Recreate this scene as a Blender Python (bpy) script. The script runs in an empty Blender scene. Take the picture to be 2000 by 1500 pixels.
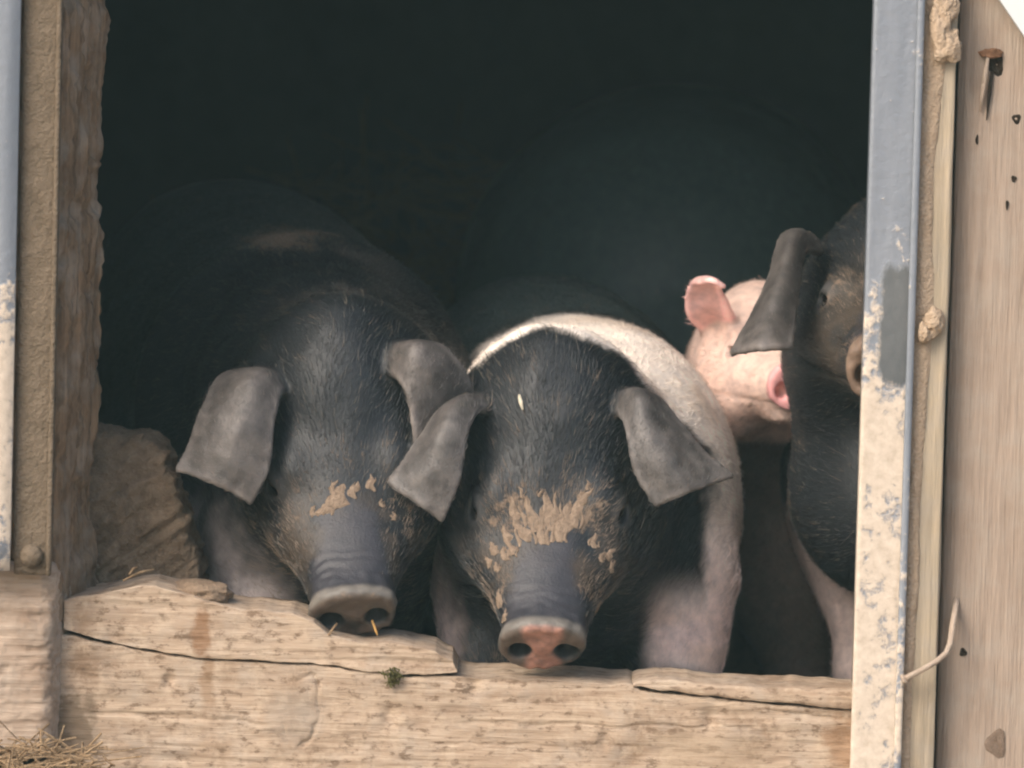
import bpy, math, random
import numpy as np
from mathutils import Vector, Matrix
from mathutils.kdtree import KDTree
from mathutils.bvhtree import BVHTree

random.seed(7)
RNG = np.random.default_rng(11)
scene = bpy.context.scene
COL = scene.collection

# ------------------------------------------------------------------ camera
DIST, SPX = 6.0, 0.000475            # metres to the sill, metres per photo pixel there
PITCH, ROLL = math.radians(5.0), math.radians(1.5)
ZT = 0.362
cam_d = bpy.data.cameras.new('camera')
cam = bpy.data.objects.new('camera', cam_d)
COL.objects.link(cam)
cam_d.sensor_width = 36.0
cam_d.lens = 36.0 * DIST / (2000 * SPX)
cam_d.clip_start, cam_d.clip_end = 0.1, 400
fwd = Vector((0, math.cos(PITCH), -math.sin(PITCH)))
CP = Vector((0, 0, ZT)) - fwd * DIST
right0 = Vector((1, 0, 0)); up0 = right0.cross(fwd)
cr, sr = math.cos(ROLL), math.sin(ROLL)
RIGHT = right0 * cr + up0 * sr        # rolled so that verticals lean to the right at the top
UP = up0 * cr - right0 * sr
M = Matrix((RIGHT, UP, -fwd)).transposed().to_4x4()
M.translation = CP
cam.matrix_world = M
scene.camera = cam
cam_d.dof.use_dof = True
cam_d.dof.focus_distance = 6.05
cam_d.dof.aperture_fstop = 8.0

# ------------------------------------------------------------------ sky, sun, exposure
SUN_EL, SUN_AZ = math.radians(40), math.radians(222)   # azimuth clockwise from +Y
w = bpy.data.worlds.new('World'); scene.world = w; w.use_nodes = True
nt = w.node_tree
sky = nt.nodes.new('ShaderNodeTexSky'); sky.sky_type = 'NISHITA'; sky.sun_disc = False
sky.sun_elevation = SUN_EL; sky.sun_rotation = SUN_AZ
sky.dust_density = 4.0; sky.air_density = 1.0; sky.ozone_density = 1.0
bg = nt.nodes['Background']; bg.inputs['Strength'].default_value = 0.15
nt.links.new(sky.outputs[0], bg.inputs['Color'])
sd = bpy.data.lights.new('sun', 'SUN'); sd.energy = 1.35; sd.angle = math.radians(30); sd.color = (1.0, 0.915, 0.825)
sun = bpy.data.objects.new('sun', sd); COL.objects.link(sun)
sdir = Vector((math.sin(SUN_AZ) * math.cos(SUN_EL), math.cos(SUN_AZ) * math.cos(SUN_EL), math.sin(SUN_EL)))
sun.rotation_euler = sdir.to_track_quat('Z', 'Y').to_euler()
scene.view_settings.view_transform = 'Standard'
scene.view_settings.look = 'None'
scene.view_settings.exposure = 0.90
scene.view_settings.gamma = 1.0
scene.view_settings.use_curve_mapping = False
scene.render.engine = 'CYCLES'
scene.cycles.max_bounces = 6
scene.cycles.diffuse_bounces = 4
scene.cycles.filter_width = 2.2
scene.cycles.use_denoising = True
scene.cycles.sample_clamp_indirect = 4.0

# ------------------------------------------------------------------ helpers
def P(px, py, y):
    d = fwd + RIGHT * ((px - 1000) * SPX / DIST) + UP * ((750 - py) * SPX / DIST)
    return CP + d * ((y - CP.y) / d.y)
def PN(px, py, y): return np.array(P(px, py, y))
def zat(px, py, y): return P(px, py, y).z
def xat(px, py, y): return P(px, py, y).x

def link(name, me, parent=None, mat=None):
    o = bpy.data.objects.new(name, me); COL.objects.link(o)
    if mat is not None: me.materials.append(mat)
    if parent is not None:
        o.parent = parent
        o.matrix_parent_inverse = parent.matrix_world.inverted()
    return o
def empty(name, loc=(0, 0, 0)):
    o = bpy.data.objects.new(name, None); COL.objects.link(o); o.location = loc
    o.matrix_world = Matrix.Translation(loc)
    return o
def tag(o, label=None, cat=None, group=None, kind=None):
    if label: o['label'] = label
    if cat: o['category'] = cat
    if group: o['group'] = group
    if kind: o['kind'] = kind
    return o

def mesh_np(name, V, F, smooth=True):
    """F: (n,4) or (n,3) int array"""
    V = np.asarray(V, np.float32); F = np.asarray(F, np.int32)
    me = bpy.data.meshes.new(name)
    k = F.shape[1]
    me.vertices.add(len(V)); me.vertices.foreach_set('co', V.ravel())
    me.loops.add(F.size); me.loops.foreach_set('vertex_index', F.ravel())
    me.polygons.add(len(F))
    me.polygons.foreach_set('loop_start', np.arange(0, F.size, k, dtype=np.int32))
    me.update(calc_edges=True)
    me.polygons.foreach_set('use_smooth', np.full(len(F), smooth))
    me.validate()
    return me

def _hash(ix, iy, iz, seed):
    h = (ix.astype(np.int64) * 374761393 + iy.astype(np.int64) * 668265263 + iz.astype(np.int64) * 2147483647 + seed * 1274126177) & 0xffffffff
    h = ((h ^ (h >> 13)) * 1274126177) & 0xffffffff
    h = h ^ (h >> 16)
    return (h & 0xffff).astype(np.float32) / 65535.0
def vnoise(p, seed=0):
    p = np.asarray(p, np.float32)
    i = np.floor(p).astype(np.int64); f = p - i
    f = f * f * (3 - 2 * f)
    x, y, z = i[..., 0], i[..., 1], i[..., 2]; fx, fy, fz = f[..., 0], f[..., 1], f[..., 2]
    r = 0
    for dx in (0, 1):
        for dy in (0, 1):
            for dz in (0, 1):
                r = r + _hash(x + dx, y + dy, z + dz, seed) * (fx if dx else 1 - fx) * (fy if dy else 1 - fy) * (fz if dz else 1 - fz)
    return r * 2 - 1
def fbm(p, oct=4, seed=0, gain=0.5):
    p = np.asarray(p, np.float32); r = 0; a = 1.0
    for o in range(oct):
        r = r + a * vnoise(p, seed + o * 17); p = p * 2.03 + 3.7; a *= gain
    return r
def sstep(a, b, x):
    t = np.clip((x - a) / (b - a), 0, 1); return t * t * (3 - 2 * t)

def rough_block(name, size, n, disp, mat, parent=None, bevel=0.006, loc=(0, 0, 0)):
    """closed box lattice (size x,y,z centred) rounded by bevel, then displaced by disp(V,N)->V (all local)"""
    sx, sy, sz = size; nx, ny, nz = n
    vid = {}; V = []; F = []
    def v(i, j, k):
        key = (i, j, k)
        if key not in vid:
            vid[key] = len(V); V.append((i / nx - .5, j / ny - .5, k / nz - .5))
        return vid[key]
    for i in range(nx):
        for k in range(nz):
            F.append((v(i, 0, k), v(i + 1, 0, k), v(i + 1, 0, k + 1), v(i, 0, k + 1)))
            F.append((v(i, ny, k), v(i, ny, k + 1), v(i + 1, ny, k + 1), v(i + 1, ny, k)))
    for j in range(ny):
        for k in range(nz):
            F.append((v(0, j, k), v(0, j, k + 1), v(0, j + 1, k + 1), v(0, j + 1, k)))
            F.append((v(nx, j, k), v(nx, j + 1, k), v(nx, j + 1, k + 1), v(nx, j, k + 1)))
    for i in range(nx):
        for j in range(ny):
            F.append((v(i, j, 0), v(i, j + 1, 0), v(i + 1, j + 1, 0), v(i + 1, j, 0)))
            F.append((v(i, j, nz), v(i + 1, j, nz), v(i + 1, j + 1, nz), v(i, j + 1, nz)))
    V = np.array(V, np.float32) * np.array(size, np.float32)
    half = np.array(size, np.float32) / 2
    b = min(bevel, half.min() * 0.95)
    inner = np.clip(V, -(half - b), half - b)
    d = V - inner; L = np.linalg.norm(d, axis=1, keepdims=True)
    N = d / np.maximum(L, 1e-9)
    V = inner + N * b
    if disp is not None: V = disp(V, N)
    return link(name, mesh_np(name, V + np.array(loc), F), parent, mat)

def tube(path, radii, seg=8):
    path = [Vector(p) for p in path]; V = []; F = []
    up = Vector((0.13, 0.31, 0.94))
    for i, p in enumerate(path):
        t = (path[min(i + 1, len(path) - 1)] - path[max(i - 1, 0)]).normalized()
        a = t.cross(up)
        if a.length < 1e-3: a = t.cross(Vector((1, 0, 0)))
        a.normalize(); b = t.cross(a)
        for s in range(seg):
            an = 2 * math.pi * s / seg
            V.append(p + (a * math.cos(an) + b * math.sin(an)) * radii[i])
    for i in range(len(path) - 1):
        for s in range(seg):
            s2 = (s + 1) % seg
            F.append((i * seg + s, i * seg + s2, (i + 1) * seg + s2, (i + 1) * seg + s))
    n = len(V)
    V.append(path[0]); V.append(path[-1])
    for s in range(seg):
        s2 = (s + 1) % seg
        F.append((n, s2, s, s)); F.append((n + 1, (len(path) - 1) * seg + s, (len(path) - 1) * seg + s2, (len(path) - 1) * seg + s2))
    return [tuple(v) for v in V], [tuple(dict.fromkeys(f)) for f in F]
def mesh_py(name, V, F, smooth=True):
    me = bpy.data.meshes.new(name); me.from_pydata(V, [], F)
    me.polygons.foreach_set('use_smooth', [smooth] * len(me.polygons)); me.update()
    return me

# ------------------------------------------------------------------ materials
def new_mat(name, rough=0.8, spec=0.3):
    m = bpy.data.materials.new(name); m.use_nodes = True
    b = m.node_tree.nodes['Principled BSDF']
    b.inputs['Roughness'].default_value = rough
    b.inputs['Specular IOR Level'].default_value = spec
    return m, m.node_tree, b
def N_(t, typ, **kw):
    n = t.nodes.new(typ)
    for k, v in kw.items():
        if k in n.inputs.keys(): n.inputs[k].default_value = v
        else: setattr(n, k, v)
    return n
def ramp(t, fac, stops):
    r = t.nodes.new('ShaderNodeValToRGB')
    e = r.color_ramp.elements
    while len(e) < len(stops): e.new(0.5)
    for x, (p, c) in zip(e, stops):
        x.position = p; x.color = (*c, 1) if len(c) == 3 else c
    t.links.new(fac, r.inputs[0]); return r.outputs[0]
def mixc(t, fac, a, b, blend='MIX'):
    n = t.nodes.new('ShaderNodeMix'); n.data_type = 'RGBA'; n.blend_type = blend
    for s, v in ((0, fac), (6, a), (7, b)):
        if hasattr(v, 'is_linked') or hasattr(v, 'links'): t.links.new(v, n.inputs[s])
        elif isinstance(v, (int, float)): n.inputs[s].default_value = v
        else: n.inputs[s].default_value = (*v, 1) if len(v) == 3 else v
    return n.outputs[2]
def math_(t, op, a, b=None, c=None, clamp=False):
    n = t.nodes.new('ShaderNodeMath'); n.operation = op; n.use_clamp = clamp
    for s, v in enumerate((a, b, c)):
        if v is None: continue
        if isinstance(v, (int, float)): n.inputs[s].default_value = v
        else: t.links.new(v, n.inputs[s])
    return n.outputs[0]
def noise(t, vec, scale, detail=4, rough=0.55, dist=0.0):
    n = N_(t, 'ShaderNodeTexNoise', Scale=scale, Detail=detail, Roughness=rough, Distortion=dist)
    t.links.new(vec, n.inputs['Vector']); return n.outputs['Fac']
def mapping(t, scale, loc=(0, 0, 0), src='Object'):
    tc = t.nodes.new('ShaderNodeTexCoord'); mp = t.nodes.new('ShaderNodeMapping')
    mp.inputs['Scale'].default_value = scale; mp.inputs['Location'].default_value = loc
    t.links.new(tc.outputs[src], mp.inputs['Vector']); return mp.outputs[0]
def worldpos(t, scale=(1, 1, 1), loc=(0, 0, 0)):
    g = t.nodes.new('ShaderNodeNewGeometry'); mp = t.nodes.new('ShaderNodeMapping')
    mp.inputs['Scale'].default_value = scale; mp.inputs['Location'].default_value = loc
    t.links.new(g.outputs['Position'], mp.inputs['Vector']); return mp.outputs[0]
def bump(t, b, h, strength, dist):
    n = t.nodes.new('ShaderNodeBump'); n.inputs['Strength'].default_value = strength; n.inputs['Distance'].default_value = dist
    t.links.new(h, n.inputs['Height']); t.links.new(n.outputs[0], b.inputs['Normal'])

def wood(name, axis, dark, mid, light, stain=(0.13, 0.075, 0.04), stain_amt=0.5, grain=1.0, pits=True, seed=0.0, spots=(), along=4.0, flecks=False):
    m, t, b = new_mat(name, 0.85, 0.2)
    sc = [55.0, 55.0, 55.0]; sc[axis] = along
    v = worldpos(t, tuple(sc), (seed, seed, seed)); v1 = worldpos(t, (1, 1, 1), (seed, 0, 0))
    g1 = noise(t, v, 1.6 * grain, 6, 0.62, 0.5)
    sc2 = [220.0, 220.0, 220.0]; sc2[axis] = 9.0
    g2 = noise(t, worldpos(t, tuple(sc2)), 1.0 * grain, 3, 0.6)
    blot = noise(t, v1, 14, 5, 0.6)
    c = ramp(t, g1, [(0.25, dark), (0.47, mid), (0.75, light)])
    c = mixc(t, 0.35, c, ramp(t, g2, [(0.3, dark), (0.6, light)]))
    c = mixc(t, math_(t, 'MULTIPLY', ramp(t, blot, [(0.50, (0, 0, 0)), (0.68, (1, 1, 1))]), stain_amt), c, stain)
    grey = noise(t, v1, 30, 4, 0.6)
    c = mixc(t, math_(t, 'MULTIPLY', ramp(t, grey, [(0.45, (0, 0, 0)), (0.7, (1, 1, 1))]), 0.45), c, (0.34, 0.30, 0.25))
    if flecks:
        f1 = noise(t, worldpos(t, (60, 130, 130)), 1.0, 5, 0.7); f2 = noise(t, v1, 55, 5, 0.7)
        c = mixc(t, math_(t, 'MULTIPLY', ramp(t, f1, [(0.53, (0, 0, 0)), (0.63, (1, 1, 1))]), 0.85), c, (0.15, 0.10, 0.065))
        c = mixc(t, math_(t, 'MULTIPLY', ramp(t, f2, [(0.50, (0, 0, 0)), (0.62, (1, 1, 1))]), 0.5), c, (0.47, 0.37, 0.27))
    for (cc, rr, scol, am) in spots:
        dx = N_(t, 'ShaderNodeVectorMath', operation='SUBTRACT'); t.links.new(v1, dx.inputs[0]); dx.inputs[1].default_value = (cc[0] + seed, cc[1], cc[2])
        sc_ = N_(t, 'ShaderNodeVectorMath', operation='DIVIDE'); t.links.new(dx.outputs[0], sc_.inputs[0]); sc_.inputs[1].default_value = rr
        ln = N_(t, 'ShaderNodeVectorMath', operation='LENGTH'); t.links.new(sc_.outputs[0], ln.inputs[0])
        q = math_(t, 'ADD', ln.outputs['Value'], math_(t, 'MULTIPLY', math_(t, 'SUBTRACT', noise(t, v1, 45, 5, 0.65), 0.5), 1.6))
        c = mixc(t, math_(t, 'MULTIPLY', ramp(t, q, [(0.6, (1, 1, 1)), (1.1, (0, 0, 0))]), am), c, scol)
    h = math_(t, 'ADD', math_(t, 'MULTIPLY', g1, 0.6), math_(t, 'MULTIPLY', g2, 0.4))
    if pits:
        vo = N_(t, 'ShaderNodeTexVoronoi', Scale=1.0, Randomness=1.0)
        sp = [90.0, 90.0, 90.0]; sp[axis] = 55.0
        t.links.new(worldpos(t, tuple(sp)), vo.inputs['Vector'])
        pm = ramp(t, vo.outputs['Distance'], [(0.13, (1, 1, 1)), (0.24, (0, 0, 0))])
        pm = math_(t, 'MULTIPLY', pm, ramp(t, noise(t, v1, 22, 2), [(0.47, (0, 0, 0)), (0.6, (1, 1, 1))]))
        c = mixc(t, math_(t, 'MULTIPLY', pm, 0.8), c, (0.10, 0.07, 0.05))
        h = math_(t, 'SUBTRACT', h, pm)
    t.links.new(c, b.inputs['Base Color'])
    bump(t, b, h, 0.8, 0.005)
    return m

M_SILL = wood('sill_wood', 0, (0.19, 0.122, 0.078), (0.36, 0.268, 0.188), (0.455, 0.355, 0.262), stain_amt=0.6, grain=0.8, along=9.0, flecks=True, pits=False, spots=[
    (P(395, 1240, 0), (0.010, 1, 0.03), (0.21, 0.115, 0.06), 0.8), (P(405, 1330, 0), (0.009, 1, 0.035), (0.24, 0.15, 0.085), 0.6), (P(1650, 1450, 0), (0.022, 1, 0.03), (0.26, 0.15, 0.08), 0.6),
    (P(570, 1400, 0), (0.03, 1, 0.03), (0.33, 0.27, 0.21), 0.5), (P(140, 1440, 0), (0.03, 1, 0.05), (0.12, 0.085, 0.055), 0.8), (P(1380, 1460, 0), (0.07, 1, 0.02), (0.33, 0.25, 0.17), 0.5)])  # dark spot at the left end: shade beside the post painted in
M_POST = wood('post_wood', 2, (0.042, 0.028, 0.018), (0.135, 0.088, 0.054), (0.34, 0.22, 0.13), stain_amt=0.6, grain=0.9, pits=False)
M_FOOT = wood('foot_wood', 0, (0.17, 0.115, 0.075), (0.36, 0.27, 0.20), (0.46, 0.37, 0.29), stain_amt=0.5, grain=0.8, pits=False)
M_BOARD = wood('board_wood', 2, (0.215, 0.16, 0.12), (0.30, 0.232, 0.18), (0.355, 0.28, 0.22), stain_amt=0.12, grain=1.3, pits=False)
M_BATTEN = wood('batten_wood', 2, (0.20, 0.17, 0.125), (0.34, 0.28, 0.20), (0.46, 0.37, 0.26), stain_amt=0.2, grain=1.0, pits=False, seed=3)
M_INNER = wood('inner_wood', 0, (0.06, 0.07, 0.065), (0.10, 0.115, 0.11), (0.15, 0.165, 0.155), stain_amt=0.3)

def galv(name, splash_lo, splash_hi, patch=None):
    m, t, b = new_mat(name, 0.45, 0.5)
    b.inputs['Metallic'].default_value = 0.35
    v = worldpos(t)
    c = ramp(t, noise(t, worldpos(t, (30, 30, 4)), 1.5, 5), [(0.3, (0.185, 0.205, 0.235)), (0.7, (0.25, 0.27, 0.30))])
    sep = t.nodes.new('ShaderNodeSeparateXYZ'); t.links.new(v, sep.inputs[0])
    mr = N_(t, 'ShaderNodeMapRange'); t.links.new(sep.outputs[2], mr.inputs[0])
    mr.inputs[1].default_value = splash_hi; mr.inputs[2].default_value = splash_lo
    n1 = noise(t, worldpos(t, (1, 1, 0.55)), 26, 7, 0.68)
    n2 = noise(t, v, 120, 4, 0.6)
    s = math_(t, 'ADD', math_(t, 'MULTIPLY', mr.outputs[0], 0.78), math_(t, 'MULTIPLY', math_(t, 'SUBTRACT', n1, 0.5), 2.4))
    s = math_(t, 'ADD', s, math_(t, 'MULTIPLY', math_(t, 'SUBTRACT', n2, 0.5), 1.5))
    mask = ramp(t, s, [(0.36, (0, 0, 0)), (0.66, (1, 1, 1))])
    mud = ramp(t, n2, [(0.3, (0.42, 0.35, 0.275)), (0.7, (0.56, 0.48, 0.39))])
    c = mixc(t, mask, c, mud)
    if patch is not None:
        dx = N_(t, 'ShaderNodeVectorMath', operation='SUBTRACT'); t.links.new(v, dx.inputs[0]); dx.inputs[1].default_value = patch[0]
        sc = N_(t, 'ShaderNodeVectorMath', operation='DIVIDE'); t.links.new(dx.outputs[0], sc.inputs[0]); sc.inputs[1].default_value = patch[1]
        sx = t.nodes.new('ShaderNodeSeparateXYZ'); t.links.new(sc.outputs[0], sx.inputs[0])
        ln = math_(t, 'POWER', math_(t, 'ADD', math_(t, 'POWER', math_(t, 'ABSOLUTE', sx.outputs[0]), 3.0), math_(t, 'POWER', math_(t, 'ABSOLUTE', sx.outputs[2]), 5.0)), 0.3)
        q = math_(t, 'ADD', ln, math_(t, 'MULTIPLY', math_(t, 'SUBTRACT', n1, 0.5), 1.1))
        pm = ramp(t, q, [(0.78, (1, 1, 1)), (1.08, (0, 0, 0))])
        pcol = ramp(t, n1, [(0.3, (0.075, 0.082, 0.085)), (0.7, (0.125, 0.13, 0.13))])
        c = mixc(t, pm, c, pcol)
        mask = math_(t, 'MAXIMUM', mask, pm)
    t.links.new(c, b.inputs['Base Color'])
    t.links.new(math_(t, 'MULTIPLY_ADD', mask, -0.35, 0.35), b.inputs['Metallic'])
    t.links.new(math_(t, 'MULTIPLY_ADD', mask, 0.4, 0.45), b.inputs['Roughness'])
    bump(t, b, math_(t, 'ADD', n2, mask), 0.35, 0.002)
    return m

def mudmat(name, a, bb, scale=60):
    m, t, b = new_mat(name, 0.95, 0.1)
    v = worldpos(t)
    n1 = noise(t, v, scale, 6, 0.65); n2 = noise(t, v, scale * 6, 3, 0.6)
    c = mixc(t, 0.3, ramp(t, n1, [(0.3, a), (0.7, bb)]), ramp(t, n2, [(0.3, a), (0.7, bb)]))
    t.links.new(c, b.inputs['Base Color'])
    bump(t, b, math_(t, 'ADD', n1, math_(t, 'MULTIPLY', n2, 0.6)), 0.8, 0.006)
    return m
M_MUD = mudmat('dried_mud', (0.34, 0.25, 0.17), (0.46, 0.355, 0.255))
M_MUDMETAL = mudmat('muddy_metal', (0.11, 0.084, 0.057), (0.18, 0.14, 0.10), 45)
M_STONE = mudmat('rough_stone', (0.080, 0.056, 0.037), (0.245, 0.178, 0.12), 75)
M_CHIP = mudmat('wood_chip', (0.16, 0.11, 0.075), (0.30, 0.22, 0.15), 50)
M_GROUND = mudmat('yard_earth', (0.24, 0.19, 0.135), (0.36, 0.29, 0.21), 8)
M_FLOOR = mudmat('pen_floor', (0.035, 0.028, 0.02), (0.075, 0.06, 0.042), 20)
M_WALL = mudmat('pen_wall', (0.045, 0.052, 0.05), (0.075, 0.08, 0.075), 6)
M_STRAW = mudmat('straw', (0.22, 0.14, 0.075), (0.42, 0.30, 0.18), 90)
M_CHAFF = mudmat('chaff', (0.55, 0.50, 0.38), (0.70, 0.64, 0.50), 90)
M_STRAWO = mudmat('orange_straw', (0.38, 0.21, 0.07), (0.50, 0.30, 0.11), 90)
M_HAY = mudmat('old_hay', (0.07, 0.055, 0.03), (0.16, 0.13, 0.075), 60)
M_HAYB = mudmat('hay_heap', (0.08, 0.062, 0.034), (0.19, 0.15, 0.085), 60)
M_MOSS = mudmat('moss', (0.09, 0.09, 0.035), (0.17, 0.15, 0.06), 200)
M_RUST = mudmat('rusty_iron', (0.15, 0.075, 0.042), (0.30, 0.17, 0.10), 200)
M_KNOT = mudmat('knot_wood', (0.17, 0.12, 0.085), (0.27, 0.20, 0.15), 120)
M_NAIL = mudmat('dusty_nail', (0.42, 0.32, 0.24), (0.58, 0.47, 0.37), 150)
M_WHITE, _t, _b = new_mat('white_paint', 0.6, 0.3); _b.inputs['Base Color'].default_value = (0.56, 0.58, 0.575, 1)
M_HOLE = mudmat('dark_hole', (0.02, 0.014, 0.01), (0.04, 0.03, 0.02), 100)
M_MUDFLAKE = mudmat('mud_flakes', (0.19, 0.138, 0.098), (0.44, 0.33, 0.24), 230)

# ------------------------------------------------------------------ ground and barn
def sheet(name, x0, x1, y0, y1, z, n, amp, mat, kind='structure'):
    xs = np.linspace(x0, x1, n); ys = np.linspace(y0, y1, n)
    X, Y = np.meshgrid(xs, ys, indexing='ij'); Z = np.full_like(X, z)
    Z = Z + amp * fbm(np.stack([X * 3, Y * 3, X * 0], -1), 4, 5)
    V = np.stack([X, Y, Z], -1).reshape(-1, 3)
    i = np.arange(n * n).reshape(n, n)
    F = np.stack([i[:-1, :-1], i[1:, :-1], i[1:, 1:], i[:-1, 1:]], -1).reshape(-1, 4)
    return tag(link(name, mesh_np(name, V, F), None, mat), kind=kind)
FLOOR_Z = -0.05
sheet('ground', -40, 40, -60, 0.01, -0.012, 160, 0.01, M_GROUND)
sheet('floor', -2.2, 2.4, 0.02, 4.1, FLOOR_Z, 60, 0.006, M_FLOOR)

barn = tag(empty('barn', (0, 0.1, 0)), 'weathered timber barn with a doorway behind which the pigs stand', 'barn')
def box(name, x0, x1, y0, y1, z0, z1, mat, parent=barn, n=(1, 1, 1), disp=None, bevel=0.002, label=None):
    o = rough_block(name, (x1 - x0, y1 - y0, z1 - z0), n, disp, mat, parent, bevel, ((x0 + x1) / 2, (y0 + y1) / 2, (z0 + z1) / 2))
    if label: o['label'] = label
    return o
# shell of the pen (wide of the frame)
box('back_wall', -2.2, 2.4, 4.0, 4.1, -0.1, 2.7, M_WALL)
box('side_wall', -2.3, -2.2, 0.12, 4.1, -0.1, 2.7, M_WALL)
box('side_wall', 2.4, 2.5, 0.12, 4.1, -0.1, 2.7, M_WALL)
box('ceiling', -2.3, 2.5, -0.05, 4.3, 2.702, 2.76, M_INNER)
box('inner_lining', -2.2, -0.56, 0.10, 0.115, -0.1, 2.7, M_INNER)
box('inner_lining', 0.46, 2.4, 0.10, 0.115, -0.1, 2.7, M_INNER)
OPEN_TOP = 1.95
box('lintel', -0.75, 0.75, 0.012, 0.098, OPEN_TOP, OPEN_TOP + 0.16, M_POST, n=(40, 4, 6))
for i in range(6):
    box('wall_board', -0.75 + i * 0.25 + 0.003, -0.5 + i * 0.25 - 0.003, 0.03, 0.055, OPEN_TOP + 0.163, 2.7, M_BOARD, bevel=0.004)

hz = bpy.data.materials.new('veil_haze'); hz.use_nodes = True  # air volume added to lift the blacks like lens glare
hz.node_tree.nodes.remove(hz.node_tree.nodes['Principled BSDF'])
pv = hz.node_tree.nodes.new('ShaderNodeVolumePrincipled'); pv.inputs['Density'].default_value = 0.0040; pv.inputs['Color'].default_value = (0.66, 0.98, 0.93, 1)
hz.node_tree.links.new(pv.outputs[0], hz.node_tree.nodes['Material Output'].inputs['Volume'])
hv = [(x, y, z) for x in (-42, 42) for y in (-62, 6) for z in (-1.1, 2.9)]
hf = [(0, 1, 3, 2), (4, 6, 7, 5), (0, 4, 5, 1), (2, 3, 7, 6), (0, 2, 6, 4), (1, 5, 7, 3)]
_hm = bpy.data.meshes.new('veil_haze'); _hm.from_pydata(hv, [], hf); _hm.update()
tag(link('veil_haze', _hm, None, hz), kind='stuff')

# sill beam -------------------------------------------------------
def curve_fn(pts, y):
    """pixel polyline -> z(x) at depth y"""
    w_ = [P(px, py, y) for px, py in pts]
    xs = np.array([p.x for p in w_]); zs = np.array([p.z for p in w_])
    return lambda x: np.interp(x, xs, zs) + .0009 * fbm(np.stack([x * 70, x * 0 + pts[0][1], x * 0], -1), 3, 6)
def beam(name, x0, x1, topf, botf, y0, y1, nx, nf, mat, parent, amp=0.004, seed=0, edge=0.012, crack=None):
    """beam along x: rounded profile, top and bottom follow curves; front face is a fine lattice"""
    xs = np.linspace(x0, x1, nx)
    nt_ = max(6, nf // 3)
    prof = []
    for k in range(nf): prof.append((0.0, k / nf))              # front going up
    for k in range(nt_): prof.append((k / nt_, 1.0))            # top going back
    for k in range(6): prof.append((1.0, 1 - k / 6))
    for k in range(6): prof.append((1 - k / 6, 0.0))
    prof = np.array(prof); m = len(prof)
    top = topf(xs)[:, None]; bot = botf(xs)[:, None]
    Yp = y0 + prof[None, :, 0] * (y1 - y0) + 0 * top; Zp = bot + prof[None, :, 1] * (top - bot)
    X = np.repeat(xs[:, None], m, 1)
    # round the edges
    e = np.minimum(edge, (top - bot) * 0.45)
    cy = np.clip(Yp, y0 + edge, y1 - edge); cz = np.clip(Zp, bot + e, top - e)
    dy, dz = Yp - cy, Zp - cz; L = np.sqrt(dy ** 2 + dz ** 2) + 1e-9
    r = np.where((np.abs(dy) > 1e-6) & (np.abs(dz) > 1e-6), np.minimum(1, e / L), 1)
    Yp, Zp = cy + dy * r, cz + dz * r
    ny, nz = dy / L, dz / L
    q = np.stack([X * 14, Yp * 55, Zp * 55], -1); q2 = np.stack([X * 5, Yp * 9, Zp * 9], -1)
    d = amp * (0.8 * fbm(q, 4, seed) + 1.0 * fbm(q2, 3, seed + 5))
    q3 = np.stack([X * 60, Yp * 160, Zp * 160], -1)
    d = d + amp * 0.25 * fbm(q3, 3, seed + 9)
    g = fbm(np.stack([X * 3, Yp * 0, Zp * 70], -1), 3, seed + 21)      # long splits
    d = d - amp * 0.9 * sstep(0.55, 0.95, g)
    if crack is not None: d = d + crack(X, Zp)
    Yp = Yp + d * ny; Zp = Zp + d * nz
    V = np.stack([X, Yp, Zp], -1).reshape(-1, 3)
    idx = np.arange(nx * m).reshape(nx, m)
    a = idx[:-1]; b_ = idx[1:]
    F = np.stack([a, b_, np.roll(b_, -1, 1), np.roll(a, -1, 1)], -1).reshape(-1, 4)
    # end caps
    caps = []
    V = np.vstack([V, V[idx[0]].mean(0), V[idx[-1]].mean(0)]); c0 = len(V) - 2
    for k in range(m):
        k2 = (k + 1) % m
        caps.append((c0, idx[0, k], idx[0, k2], c0)); caps.append((c0 + 1, idx[-1, k2], idx[-1, k], c0 + 1))
    F4 = [tuple(f) for f in F] + [tuple(dict.fromkeys(c)) for c in caps]
    me = mesh_py(name, [tuple(v) for v in V.tolist()], [tuple(int(i) for i in f) for f in F4])
    return link(name, me, parent, mat)

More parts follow.
